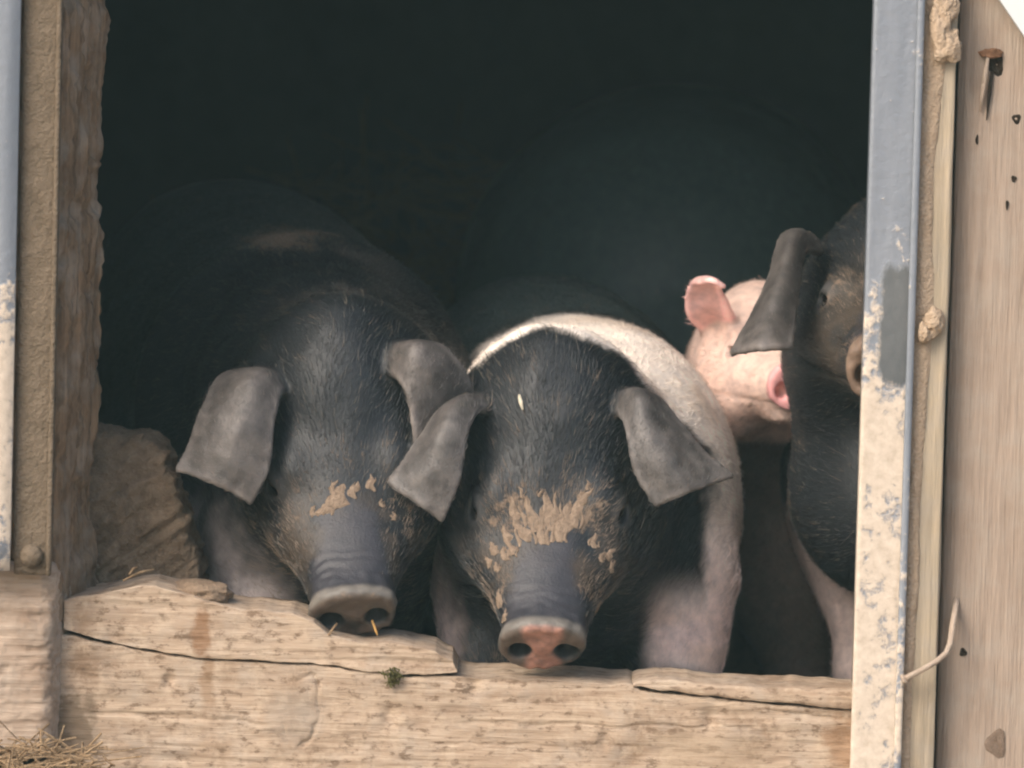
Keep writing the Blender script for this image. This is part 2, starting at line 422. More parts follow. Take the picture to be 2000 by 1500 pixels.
sill_top = curve_fn([(60, 1225), (204, 1257), (380, 1287), (612, 1298), (708, 1311), (788, 1320), (892, 1318), (1000, 1322), (1230, 1336), (1252, 1347), (1460, 1372), (1656, 1388), (1760, 1395)], 0.0)
sill_bot = lambda x: np.full_like(x, -0.03)
def sill_cracks(X, Z):
    d = np.zeros_like(X)
    for (x0, y0, x1, y1, dep, wd) in ((150, 1388, 560, 1415, .004, .0010), (190, 1452, 420, 1462, .003, .0009), (900, 1412, 1500, 1420, .003, .0009), (1240, 1348, 1560, 1385, .003, .0008), (1480, 1390, 1655, 1400, .004, .001), (700, 1440, 1150, 1462, .002, .0008)):
        a, b = P(x0, y0, 0), P(x1, y1, 0)
        zc = a.z + (b.z - a.z) * (X - a.x) / (b.x - a.x) + .0022 * fbm(np.stack([X * 40, X * 0 + y0, X * 0], -1), 3, 9)
        d -= .55 * dep * np.exp(-((Z - zc) / wd) ** 2) * sstep(a.x - .004, a.x + .02, X) * sstep(b.x + .004, b.x - .03, X)
    k = P(585, 1385, 0); r = np.hypot((X - k.x) / .020, (Z - k.z) / .028) + .28 * fbm(np.stack([X * 50, X * 0, Z * 50], -1), 3, 19)
    am = sstep(-.3, .5, fbm(np.stack([X * 45, X * 0 + 3, Z * 45], -1), 2, 23)); d -= am * (.0022 * np.exp(-((r - 1) / .06) ** 2) + .001 * np.exp(-((r - .6) / .06) ** 2))
    for (kx, ky, rr) in ((690, 1192, .005), (1385, 1405, .007), (330, 1330, .005), (760, 1400, .007), (925, 1345, .008), (1180, 1450, .006), (1655, 1445, .012)):
        k = P(kx, ky, 0); d -= .004 * np.exp(-(((X - k.x) / rr) ** 2 + ((Z - k.z) / (rr * 1.3)) ** 2))
    return d
sill = beam('sill_beam', xat(95, 1300, 0), xat(1770, 1300, 0), sill_top, sill_bot, 0.0, 0.11, 520, 80, M_SILL, barn, 0.0013, 3, 0.002, sill_cracks)
sill['label'] = 'pale weathered timber sill under the pigs\' snouts'
lt = curve_fn([(130, 1170), (185, 1160), (244, 1150), (300, 1142), (420, 1178), (484, 1190), (572, 1199), (612, 1215), (640, 1240), (708, 1257), (764, 1256), (850, 1271), (872, 1284), (884, 1289), (890, 1306), (896, 1314)], -0.004)
lb = curve_fn([(120, 1232), (180, 1251), (204, 1256), (380, 1286), (612, 1297), (708, 1310), (788, 1319), (896, 1317)], -0.004)
beam('split_slab', xat(125, 1200, 0), xat(894, 1300, 0), lt, lb, -0.0025, 0.10, 300, 34, M_SILL, sill, 0.0013, 31, 0.0015)
rt = curve_fn([(1234, 1336), (1250, 1328), (1284, 1324), (1460, 1340), (1656, 1348), (1760, 1352)], -0.003)
rb = curve_fn([(1234, 1344), (1252, 1344), (1460, 1369), (1656, 1385), (1760, 1392)], -0.003)
beam('split_slab', xat(1236, 1340, 0), xat(1765, 1360, 0), rt, rb, -0.004, 0.09, 120, 16, M_SILL, sill, 0.0014, 77, 0.004)

# left post -------------------------------------------------------
def post_disp(amp, seed, waney=0.0, ax=2):
    def f(V, N):
        q = V * 26; q[:, ax] *= 0.35
        d = amp * 0.8 * fbm(q, 4, seed)
        q = V * 95; q[:, ax] *= 0.09
        d = d - amp * 0.9 * np.abs(fbm(q, 4, seed + 3)) + amp * .3
        q = V * 42; q[:, ax] *= 0.6
        d = d - amp * 0.9 * sstep(.25, .6, fbm(q, 3, seed + 5))           # torn out bits
        d = d + amp * 0.3 * fbm(V * 190, 3, seed + 6)
        W = V + N * d[:, None]
        W[:, 0] += np.where(V[:, 0] > 0, waney * (V[:, 1] - V[:, 1].min()), 0)
        return W
    return f
zt = 1.948
xr = xat(200, 300, 0.03)
post = box('door_post', xat(-260, 600, 0), xat(123, 700, -0.01), -0.012, 0.10, zat(100, 1232, 0), zt, M_POST, n=(50, 36, 420), disp=post_disp(0.0072, 40, 0.27), bevel=0.010, label='rough brown timber door post on the left')
foot = box('post_foot', xat(-260, 1300, 0), xat(100, 1300, -0.02), -0.0275, 0.06, zat(50, 1484, -0.03), zat(50, 1098, -0.03), M_FOOT, n=(110, 24, 90), disp=post_disp(0.0021, 52, .25, 0), bevel=0.012, label='pale cracked timber block at the foot of the left post')
# left rail: galvanised flange + mud-covered web with a lip and a bolt
rail = None
zb = zat(60, 1122, -0.04)
M_GALV_L = galv('galvanised_left', zat(20, 800, -0.04), zat(20, 330, -0.04))
rail = box('door_rail', xat(-150, 600, -0.05), xat(31, 600, -0.05), -0.058, -0.050, zb + 0.004, zt, M_GALV_L, bevel=0.0025, n=(6, 4, 60), label='grey galvanised rail at the left edge')
box('web_plate', xat(36, 600, -0.04), xat(112, 600, -0.04), -0.046, -0.036, zb, zt, M_MUDMETAL, parent=rail, bevel=0.003, n=(10, 4, 80), label='mud covered metal plate with a bolt at its foot')
box('lip', xat(101, 600, -0.04), xat(112, 600, -0.04), -0.0525, -0.0455, zb, zt, M_MUDMETAL, parent=rail, bevel=0.003, n=(3, 3, 80))
def dome(name, c, r, dep, mat, parent):
    V = []; F = []; R_, S = 7, 20
    for i in range(R_ + 1):
        th = i / R_ * math.pi / 2
        for s in range(S):
            an = 2 * math.pi * s / S
            V.append((c[0] + r * math.cos(th) * math.cos(an), c[1] - dep * math.sin(th), c[2] + r * math.cos(th) * math.sin(an)))
    for i in range(R_):
        for s in range(S):
            F.append((i * S + s, i * S + (s + 1) % S, (i + 1) * S + (s + 1) % S, (i + 1) * S + s))
    return link(name, mesh_py(name, V, F), parent, mat)
bc = P(62, 1086, -0.0455)
dome('bolt', bc, 0.0112, 0.009, M_MUDMETAL, rail)

# right side: galvanised rail, batten with dried mud, wide boards
pc = P(1752, 630, -0.03)
M_GALV_R = galv('galvanised_right', zat(1740, 800, -0.03), zat(1740, 430, -0.03), ((pc.x, pc.y, pc.z), (0.0185, 1.0, 0.058)))
xg0, xg1 = xat(1683, 750, -0.03), xat(1778, 750, -0.03)
M_GALV_LIP = galv('galvanised_lip', zat(1740, 1700, -0.03), zat(1740, 700, -0.03))
rrail = box('door_rail', xg0, xg1, -0.036, -0.028, -0.03, zt, M_GALV_R, bevel=0.002, n=(12, 4, 80), label='galvanised rail splashed with pale mud on the right of the doorway')
box('lip', xg1 - 0.005, xg1 + 0.002, -0.0415, -0.0365, -0.03, zt, M_GALV_LIP, parent=rrail, bevel=0.0022, n=(3, 3, 80))
box('flange', xg0 + 0.003, xg0 + 0.007, -0.027, 0.05, -0.03, zt, M_GALV_R, parent=rrail, bevel=0.001, n=(1, 3, 10))
xb0, xb1 = xg1 + 0.004, xat(1848, 750, -0.02)
def slight(amp, seed):
    def f(V, N):
        q = V.copy(); q[:, 2] *= 0.15
        return V + N * (amp * fbm(q * 60, 4, seed))[:, None]
    return f
batten = box('door_jamb', xb0, xb1, -0.026, 0.098, -0.03, zt, M_BATTEN, n=(14, 8, 120), disp=slight(0.0014, 91), bevel=0.004, label='grey-green timber jamb streaked with mud, right of the galvanised rail')
# dried mud ridge along the jamb
def mud_ridge():
    ny_, nx_ = 260, 9
    V = []; F = []
    zs = np.linspace(-0.03, zt, ny_)
    wv = 0.0185 + 0.004 * fbm(np.stack([zs * 9, zs * 0, zs * 0 + 4], -1), 4, 12) - 0.006 * sstep(0.42, 0.2, zs)
    wv = np.clip(wv, 0.006, 0.024)
    for i, z in enumerate(zs):
        for j in range(nx_):
            u = j / (nx_ - 1)
            prof = math.sin(math.pi * (0.12 + 0.88 * u)) ** 0.7
            V.append([xb0 - 0.003 + u * wv[i], -0.0258 - 0.0035 * prof, z])
    V = np.array(V)
    V[:, 1] += -0.0016 * fbm(V * np.array([120, 120, 60]), 4, 66)
    V[:, 1] = np.where(np.arange(len(V)) % nx_ == nx_ - 1, -0.0245, V[:, 1])
    for i in range(ny_ - 1):
        for j in range(nx_ - 1):
            a = i * nx_ + j; F.append((a, a + 1, a + nx_ + 1, a + nx_))
    o = link('mud_crust', mesh_np('mud_crust', V, F), batten, M_MUD)
mud_ridge()
def lump(name, c, r, seed, mat, parent, amp=0.3, n=14, flat=None):
    def dsp(V, N):
        nn = V / np.maximum(np.linalg.norm(V, axis=1, keepdims=True), 1e-9)
        rr = np.array(r)
        d = 1 + amp * fbm(nn * 1.6 + seed, 4, seed)
        return nn * rr * d[:, None]
    return rough_block(name, (1, 1, 1), (n, n, n), dsp, mat, parent, 0.01, tuple(c))
for (px, py, rx, rz, s) in ((1850, 88, 0.0115, 0.0165, 5), (1838, 60, 0.010, 0.022, 9), (1848, 18, 0.011, 0.018, 15), (1822, 628, 0.0095, 0.0125, 22), (1808, 650, 0.006, 0.010, 27)):
    lump('mud_lump', P(px, py, -0.033), (rx, 0.008, rz), s, M_MUD, batten, 0.35)
# boards to the right
bx = xb1 + 0.001
for i in range(8):
    wv = 0.235
    b_ = box('wall_board', bx + 0.002, bx + wv - 0.002, 0.0, 0.028, -0.03, 2.7, M_BOARD, n=(10, 2, 80), disp=slight(0.0008, 120 + i), bevel=0.003)
    if i == 0:
        board0 = b_; b_['label'] = 'wide pale board with nail holes at the right edge'
    bx += wv
bx = xat(-262, 600, 0)
for i in range(6):
    wv = 0.25
    box('wall_board', bx - wv + 0.002, bx - 0.002, 0.0, 0.028, -0.03, 2.7, M_BOARD, n=(4, 2, 30), disp=slight(0.0008, 140 + i), bevel=0.003)
    bx -= wv
# nail holes and the torn knot on the board
def plug(name, px, py, rx, rz, mat, y=-0.0012):
    c = P(px, py, 0.0); V = []; F = []; S = 14
    for k, (f, yy) in enumerate(((1.15, y + 0.0008), (1.0, y), (0.55, y + 0.0006))):
        for s in range(S):
            an = 2 * math.pi * s / S; j = 1 + 0.18 * math.sin(an * 3 + px)
            V.append((c.x + rx * f * j * math.cos(an), yy, c.z + rz * f * j * math.sin(an)))
    V.append((c.x, y + 0.0008, c.z))
    for k in range(2):
        for s in range(S):
            F.append((k * S + s, k * S + (s + 1) % S, (k + 1) * S + (s + 1) % S, (k + 1) * S + s))
    for s in range(S): F.append((2 * S + s, 2 * S + (s + 1) % S, 3 * S))
    link(name, mesh_py(name, V, F), board0, mat)
plug('nail_hole', 1985, 232, 0.0036, 0.004, M_HOLE); plug('nail_hole', 1980, 349, 0.0022, 0.0026, M_HOLE)
plug('nail_hole', 1881, 1274, 0.003, 0.0034, M_HOLE); plug('nail_hole', 1908, 273, 0.0012, 0.004, M_HOLE)
plug('nail_hole', 1967, 400, 0.0012, 0.004, M_HOLE); plug('knot', 1946, 1452, 0.0085, 0.0115, M_KNOT, -0.0016)
plug('torn_hole', 1946, 126, 0.0065, 0.0095, M_HOLE)
lump('rust_patch', P(1938, 104, -0.004), (0.010, 0.004, 0.0045), 41, M_RUST, board0, 0.4)
V, F = tube([P(1930, 112, -0.006), P(1924, 150, -0.008), P(1919, 185, -0.006), P(1914, 218, -0.003)], [0.0013, 0.0026, 0.0022, 0.0004], 6)
link('splinter', mesh_py('splinter', V, F), board0, M_NAIL)
V, F = tube([P(1938, 140, -0.003), P(1932, 185, -0.004), P(1927, 235, -0.002)], [0.0016, 0.0018, 0.0004], 6)
link('splinter', mesh_py('splinter', V, F), board0, M_HOLE)
# white diagonal strip, upper right corner
a, b2 = P(1925, -40, -0.02), P(2075, 180, -0.02)
dv = (b2 - a).normalized(); nv = Vector((dv.z, 0, -dv.x))
if nv.x < 0: nv = -nv
a = a - dv * 0.2; b2 = b2 + dv * 0.5
V = []
for yy in (-0.024, -0.001):
    for pt, s in ((a, 0), (b2, 0), (b2, 0.06), (a, 0.06)):
        q = pt + nv * s; V.append((q.x, yy, q.z))
F = [(0, 1, 2, 3), (7, 6, 5, 4), (0, 4, 5, 1), (1, 5, 6, 2), (2, 6, 7, 3), (3, 7, 4, 0)]
o = link('diagonal_brace', mesh_py('diagonal_brace', V, F, False), barn, M_WHITE); o['label'] = 'white painted strip crossing the top right corner'

# bent nail
pts = [P(1768, 1326, -0.046), P(1774, 1322, -0.047), P(1800, 1309, -0.046), P(1830, 1291, -0.042), P(1848, 1276, -0.036), P(1856, 1258, -0.030), P(1860, 1225, -0.022), P(1866, 1190, -0.010), P(1869, 1165, 0.004)]
V, F = tube(pts, [0.0034, 0.0027, 0.0026, 0.0027, 0.0029, 0.0030, 0.0030, 0.0028, 0.0026], 12)
nl = tag(link('bent_nail', mesh_py('bent_nail', V, F), None, M_NAIL), 'long bent nail sticking out of the right board', 'nail')
hd = pts[0]; t_ = (pts[1] - pts[0]).normalized()
V, F = tube([hd - t_ * 0.002, hd - t_ * 0.0018, hd + t_ * 0.0005, hd + t_ * 0.0012], [0.0035, 0.0052, 0.0052, 0.003], 12)
link('nail_head', mesh_py('nail_head', V, F), nl, M_NAIL)

tag(lump('wood_chip', P(390, 1160, 0.04), (0.032, 0.03, 0.012), 88, M_CHIP, None, 0.25, 18), 'flat brown chip of wood lying on the sill against the stone block', 'wood chip')

# ------------------------------------------------------------------ straw
def stalks(name, items, mat, kind=None, width=0.0018):
    V = []; F = []
    for p, d, L, w_ in items:
        d = Vector(d).normalized(); s = d.cross(Vector((0, -0.6, 0.8)))
        if s.length < 1e-3: s = Vector((1, 0, 0))
        s.normalize(); n = s.cross(d)
        b0 = len(V); bend = n * L * random.uniform(-0.08, 0.08)
        for t in (0, 0.5, 1):
            c = Vector(p) + d * L * (t - .5) + bend * (1 - (2 * t - 1) ** 2)
            for k in range(3):
                an = 2 * math.pi * k / 3
                V.append(tuple(c + (s * math.cos(an) + n * math.sin(an)) * w_))
        for r in range(2):
            for k in range(3):
                k2 = (k + 1) % 3
                F.append((b0 + r * 3 + k, b0 + r * 3 + k2, b0 + r * 3 + 3 + k2, b0 + r * 3 + 3 + k))
    o = link(name, mesh_py(name, V, F), None, mat)
    if kind: o['kind'] = kind
    return o
it = []
for k in range(700):
    x = random.uniform(-0.75, -0.36); y = random.uniform(-0.30, -0.03)
    hgt = 0.022 * max(0, 1 - abs(x + 0.43) / 0.07) * max(0, 1 + (y + 0.03) / 0.2)
    it.append(((x, y, hgt + random.uniform(0, 0.012)), (random.gauss(0.6, 1), random.gauss(0, 0.6), random.gauss(0, 0.35)), random.uniform(0.02, 0.07), random.uniform(0.0006, 0.0016)))
tag(stalks('straw', it, M_STRAW, 'stuff'), 'loose straw scattered on the ground at the foot of the left post', 'straw')
it = []
for k in range(1500):
    x = random.uniform(-0.9, 1.0); y = random.uniform(0.15, 3.6)
    it.append(((x, y, FLOOR_Z + random.uniform(0.0, 0.03)), (random.gauss(0, 1), random.gauss(0, 1), random.gauss(0, 0.2)), random.uniform(0.05, 0.15), random.uniform(0.001, 0.002)))
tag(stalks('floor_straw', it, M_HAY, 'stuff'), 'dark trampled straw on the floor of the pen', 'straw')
it = []
for k in range(1600):
    x = random.gauss(-0.14, .22); z = random.uniform(-.05, 0.46) * math.exp(-((x + .14) / .5) ** 2); y = random.uniform(2.1, 2.6)
    if random.random() < 0.4: x = random.gauss(-0.15, 0.5); z = random.uniform(0, 0.25)
    it.append(((x, y, z), (random.gauss(0, 1), random.gauss(0, 0.5), random.gauss(0, 0.35)), random.uniform(0.06, 0.2), random.uniform(0.0008, 0.0018)))
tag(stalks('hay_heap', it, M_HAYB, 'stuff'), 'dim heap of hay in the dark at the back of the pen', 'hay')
for (x0, y0, x1, y1, yy, mt, lab, w_) in (
        (292, 1141, 334, 1149, 0.03, M_STRAWO, 'short orange straw lying on the sill below the stone block', 0.0022),
        (240, 1134, 300, 1112, 0.02, M_STRAW, 'pale straw leaning against the foot of the stone block', 0.0013),
        (252, 1122, 268, 1108, 0.015, M_STRAW, 'tiny upright straw at the foot of the stone block', 0.0013)):
    a, b2 = P(x0, y0, yy), P(x1, y1, yy + 0.01)
    V, F = tube([a, (a + b2) / 2 + Vector((0, 0, 0.002)), b2], [w_ * .7, w_, w_ * .6], 6)
    tag(link('straw_stalk', mesh_py('straw_stalk', V, F), None, mt), lab, 'straw')
it = []
for k in range(60):
    c = P(random.gauss(768, 8), random.gauss(1322, 7), -0.006)
    it.append((tuple(c), (random.gauss(0, 1), random.gauss(-.4, .5), random.gauss(-.3, 1)), random.uniform(0.004, 0.012), 0.0006))
tag(stalks('moss_tuft', it, M_MOSS), 'small green tuft of moss on the sill between the two snouts', 'moss')

# ------------------------------------------------------------------ implicit modelling of the pigs
def smin(a, b, k):
    h = np.clip(0.5 + 0.5 * (b - a) / k, 0, 1)
    return b * (1 - h) + a * h - k * h * (1 - h)
def smax(a, b, k): return -smin(-a, -b, k)
def cap(p, a, b, r1, r2):
    a = np.asarray(a, np.float32); b = np.asarray(b, np.float32)
    ab = b - a; t = np.clip(((p - a) @ ab) / (ab @ ab), 0, 1)
    return np.linalg.norm(p - (a + t[:, None] * ab), axis=1) - (r1 + (r2 - r1) * t)
def ell(p, c, r):
    r = np.asarray(r, np.float32); q = (p - np.asarray(c, np.float32)) / r
    return (np.linalg.norm(q, axis=1) - 1) * r.min()
def smooth_table(xs, ys, n=400):
    t = np.linspace(xs[0], xs[-1], n); v = np.interp(t, xs, ys)
    k = np.hanning(39); k /= k.sum()
    vp = np.pad(v, 19, mode='edge'); return t, np.convolve(vp, k, 'valid')

HEAD = np.array([  # along  half-width  top   bottom
    (0.000, .0405, .0345, -.0335), (0.008, .0420, .0360, -.0330), (0.018, .0400, .0330, -.0315), (0.032, .0410, .0310, -.0330),
    (0.060, .0500, .0325, -.0440), (0.095, .0620, .0385, -.0570), (0.130, .0730, .0495, -.0700), (0.160, .0790, .0630, -.0830),
    (0.190, .0870, .0780, -.0960), (0.220, .0930, .0920, -.1070), (0.250, .0960, .1010, -.1140), (0.285, .0920, .1030, -.1120), (0.330, .0760, .0930, -.0980)])
def head_table(k):
    t, a = smooth_table(HEAD[:, 0], HEAD[:, k]); raw = np.interp(t, HEAD[:, 0], HEAD[:, k])
    raw = np.convolve(np.pad(raw, 4, mode='edge'), np.hanning(9) / np.hanning(9).sum(), 'valid')
    m = sstep(.03, .06, t); return t, raw * (1 - m) + a * m
HT = [head_table(k) for k in (1, 2, 3)]

def surface_nets(f, lo, hi, h):
    B = 8; lo = np.asarray(lo, np.float64)
    nb = np.ceil((np.asarray(hi) - lo) / (h * B)).astype(int)
    dims = nb * B
    bi = np.stack(np.meshgrid(*[np.arange(k) for k in nb], indexing='ij'), -1).reshape(-1, 3)
    cen = (lo + (bi + .5) * B * h).astype(np.float32)
    dc = f(cen)
    act = np.abs(dc) < h * B * 0.87 * 1.6
    D = np.where(dc.reshape(nb) < 0, -1, 1).astype(np.float32)
    D = np.repeat(np.repeat(np.repeat(D, B, 0), B, 1), B, 2)
    loc = np.stack(np.meshgrid(*[np.arange(B)] * 3, indexing='ij'), -1).reshape(-1, 3)
    ab = bi[act]
    CH = 1200
    for s in range(0, len(ab), CH):
        ii = (ab[s:s + CH, None, :] * B + loc[None]).reshape(-1, 3)
        D[ii[:, 0], ii[:, 1], ii[:, 2]] = f((lo + ii * h).astype(np.float32))
    S = D < 0
    cnt = np.zeros(tuple(dims - 1), np.int8)
    offs = [(i, j, k) for i in (0, 1) for j in (0, 1) for k in (0, 1)]
    for (i, j, k) in offs:
        cnt += S[i:dims[0] - 1 + i, j:dims[1] - 1 + j, k:dims[2] - 1 + k]
    ci = np.argwhere((cnt > 0) & (cnt < 8))
    val = np.stack([D[ci[:, 0] + i, ci[:, 1] + j, ci[:, 2] + k] for (i, j, k) in offs], 1)
    acc = np.zeros((len(ci), 3)); n = np.zeros(len(ci))
    for a in range(8):
        for b in range(a + 1, 8):
            oa, ob = np.array(offs[a]), np.array(offs[b])
            if np.abs(oa - ob).sum() != 1: continue
            va, vb = val[:, a], val[:, b]
            m = (va < 0) != (vb < 0)
            t = np.where(m, va / np.where(m, va - vb, 1), 0)
            acc += np.where(m[:, None], oa + t[:, None] * (ob - oa), 0); n += m
    V = lo + (ci + acc / n[:, None]) * h
    idx = np.full(tuple(dims - 1), -1, np.int32); idx[ci[:, 0], ci[:, 1], ci[:, 2]] = np.arange(len(ci))
    F = []
    for ax in range(3):
        u, v = (ax + 1) % 3, (ax + 2) % 3
        sl0 = [slice(None)] * 3; sl1 = [slice(None)] * 3
        sl0[ax] = slice(0, -1); sl1[ax] = slice(1, None)
        A, Bq = S[tuple(sl0)], S[tuple(sl1)]
        e = np.argwhere(A != Bq)
        e = e[(e[:, u] > 0) & (e[:, v] > 0) & (e[:, u] < dims[u] - 1) & (e[:, v] < dims[v] - 1) & (e[:, ax] < dims[ax] - 1)]
        inside = S[e[:, 0], e[:, 1], e[:, 2]]
        c = []
        for du, dv_ in ((1, 1), (0, 1), (0, 0), (1, 0)):
            q = e.copy(); q[:, u] -= du; q[:, v] -= dv_
            c.append(idx[q[:, 0], q[:, 1], q[:, 2]])
        Q = np.stack(c, 1); Q[~inside] = Q[~inside][:, ::-1]
        F.append(Q[(Q >= 0).all(1)])
    return V, np.vstack(F)

def stone_block():
    outline = [(110, 838), (190, 836), (250, 842), (305, 853), (328, 876), (343, 930), (366, 990), (386, 1060), (399, 1110), (404, 1170), (400, 1440), (110, 1440)]
    y = 0.15
    pg = np.array([(P(a_, b_, y).x, P(a_, b_, y).z) for a_, b_ in outline], np.float32)
    def f(p):
        xz = p[:, [0, 2]]; dm = np.full(len(p), 9.0, np.float32); ins = np.zeros(len(p), bool)
        for i in range(len(pg)):
            a, b = pg[i], pg[(i + 1) % len(pg)]
            ab = b - a; t = np.clip(((xz - a) @ ab) / (ab @ ab), 0, 1)
            dm = np.minimum(dm, np.linalg.norm(xz - a - t[:, None] * ab, axis=1))
            cr_ = (a[1] > xz[:, 1]) != (b[1] > xz[:, 1])
            xx = a[0] + (xz[:, 1] - a[1]) * (b[0] - a[0]) / (b[1] - a[1] + 1e-9)
            ins ^= cr_ & (xz[:, 0] < xx)
        d2 = np.where(ins, -dm, dm)
        front = y - 0.050 + 0.30 * np.maximum(xz[:, 1] - pg[:, 1].mean() - .03, 0) + 0.25 * np.maximum(xz[:, 0] - pg[:, 0].mean() - .02, 0)
        d = smax(d2, front - p[:, 1], 0.012); d = smax(d, p[:, 1] - (y + .06), 0.02)
        r = np.stack([p[:, 0] * .8 + p[:, 2] * .6, p[:, 1], -p[:, 0] * .6 + p[:, 2] * .8], 1)
        d = d + .0038 * fbm(r * np.array([22, 40, 130], np.float32), 4, 71) + .0018 * fbm(p * 18, 3, 73) + .0012 * fbm(p * 190, 3, 77)
        return d.astype(np.float32)
    lo = np.array([pg[:, 0].min() - .02, y - .075, pg[:, 1].min() - .02]); hi = np.array([pg[:, 0].max() + .02, y + .085, pg[:, 1].max() + .02])
    V, F = surface_nets(f, lo, hi, 0.0018)
    tag(link('stone_block', mesh_np('stone_block', V, F), None, M_STONE), 'rough brown stone block wedged between left post and sill', 'stone')
stone_block()

def catmull(rows, n):
    rows = np.asarray(rows, float); m = len(rows)
    out = []
    for t in np.linspace(0, m - 1 - 1e-6, n):
        i = int(t); f = t - i
        p0, p1, p2, p3 = rows[max(i - 1, 0)], rows[i], rows[min(i + 1, m - 1)], rows[min(i + 2, m - 1)]
        out.append(0.5 * (2 * p1 + (p2 - p0) * f + (2 * p0 - 5 * p1 + 4 * p2 - p3) * f * f + (3 * p1 - p0 - 3 * p2 + p3) * f ** 3))
    return np.array(out)
def ear_points(rows, r_root=0.0072, r_tip=0.0030):
    g = np.array([[PN(*c) for c in r] for r in rows])          # rows x cols x 3
    g = catmull(g, 84)
    g = np.stack([catmull(g[i], 50) for i in range(len(g))])
    t = np.linspace(0, 1, 84)[:, None] * np.ones((1, 50))
    nv = np.cross(np.gradient(g, axis=0), np.gradient(g, axis=1)); nv /= np.linalg.norm(nv, axis=2, keepdims=True) + 1e-9
    tt_ = sstep(.1, .5, t)[..., None]
    g = g + nv * tt_ * (.0012 * fbm(g * 55, 3, 881) + .0028 * vnoise(g * 18, 882))[..., None]
    din = np.gradient(g, axis=0); din /= np.linalg.norm(din, axis=2, keepdims=True) + 1e-9
    g = g + din * (sstep(.75, 1, t) * .0008 * fbm(np.stack([np.linspace(0, 1, 50) * 5 + g[0, 0, 0] * 50] * 3, -1), 3, 883)[None])[..., None]
    rad = r_root + (r_tip - r_root) * np.clip(t / 0.45, 0, 1)
    u = np.ones((84, 1)) * np.linspace(0, 1, 50)[None]
    rim = np.maximum(np.maximum(sstep(.80, 1, u), sstep(.2, 0, u)), sstep(.90, 1, t)) * sstep(.05, .2, t)
    return g.reshape(-1, 3), rad.ravel(), rim.ravel()

ROT3 = np.array(Matrix.Rotation(.7, 3, 'X') @ Matrix.Rotation(.9, 3, 'Z') @ Matrix.Rotation(.5, 3, 'Y'), np.float32)
class Ear:
    def __init__(s, rows, **kw):
        s.p, s.r, s.t = ear_points(rows, **kw)
        s.kd = KDTree(len(s.p))
        for i, q in enumerate(s.p): s.kd.insert(Vector(q), i)
        s.kd.balance()
        s.lo, s.hi = s.p.min(0) - 0.03, s.p.max(0) + 0.03
    def d(s, p):
        out = np.maximum(np.maximum(s.lo - p, p - s.hi).max(1), 0) + 0.02
        m = ((p > s.lo) & (p < s.hi)).all(1)
        ids = np.nonzero(m)[0]
        find = s.kd.find; r = s.r
        for i in ids:
            _, j, dist = find(p[i].tolist())
            out[i] = dist - r[j]
        return out.astype(np.float32)

def frame(d, roll=0.0):
    """head frame from forward direction d: rows lateral, back, dorsal"""
    d = np.asarray(d, float); d /= np.linalg.norm(d)
    x = np.cross(d, (0, 0, -1.0)); x /= np.linalg.norm(x)
    if x[0] < 0: x = -x
    n = np.cross(x, -d)
    if n[2] < 0: n = -n
    c, s = math.cos(roll), math.sin(roll)
    x2 = x * c + n * s; n2 = n * c - x * s
    return np.stack([x2, -d, n2])

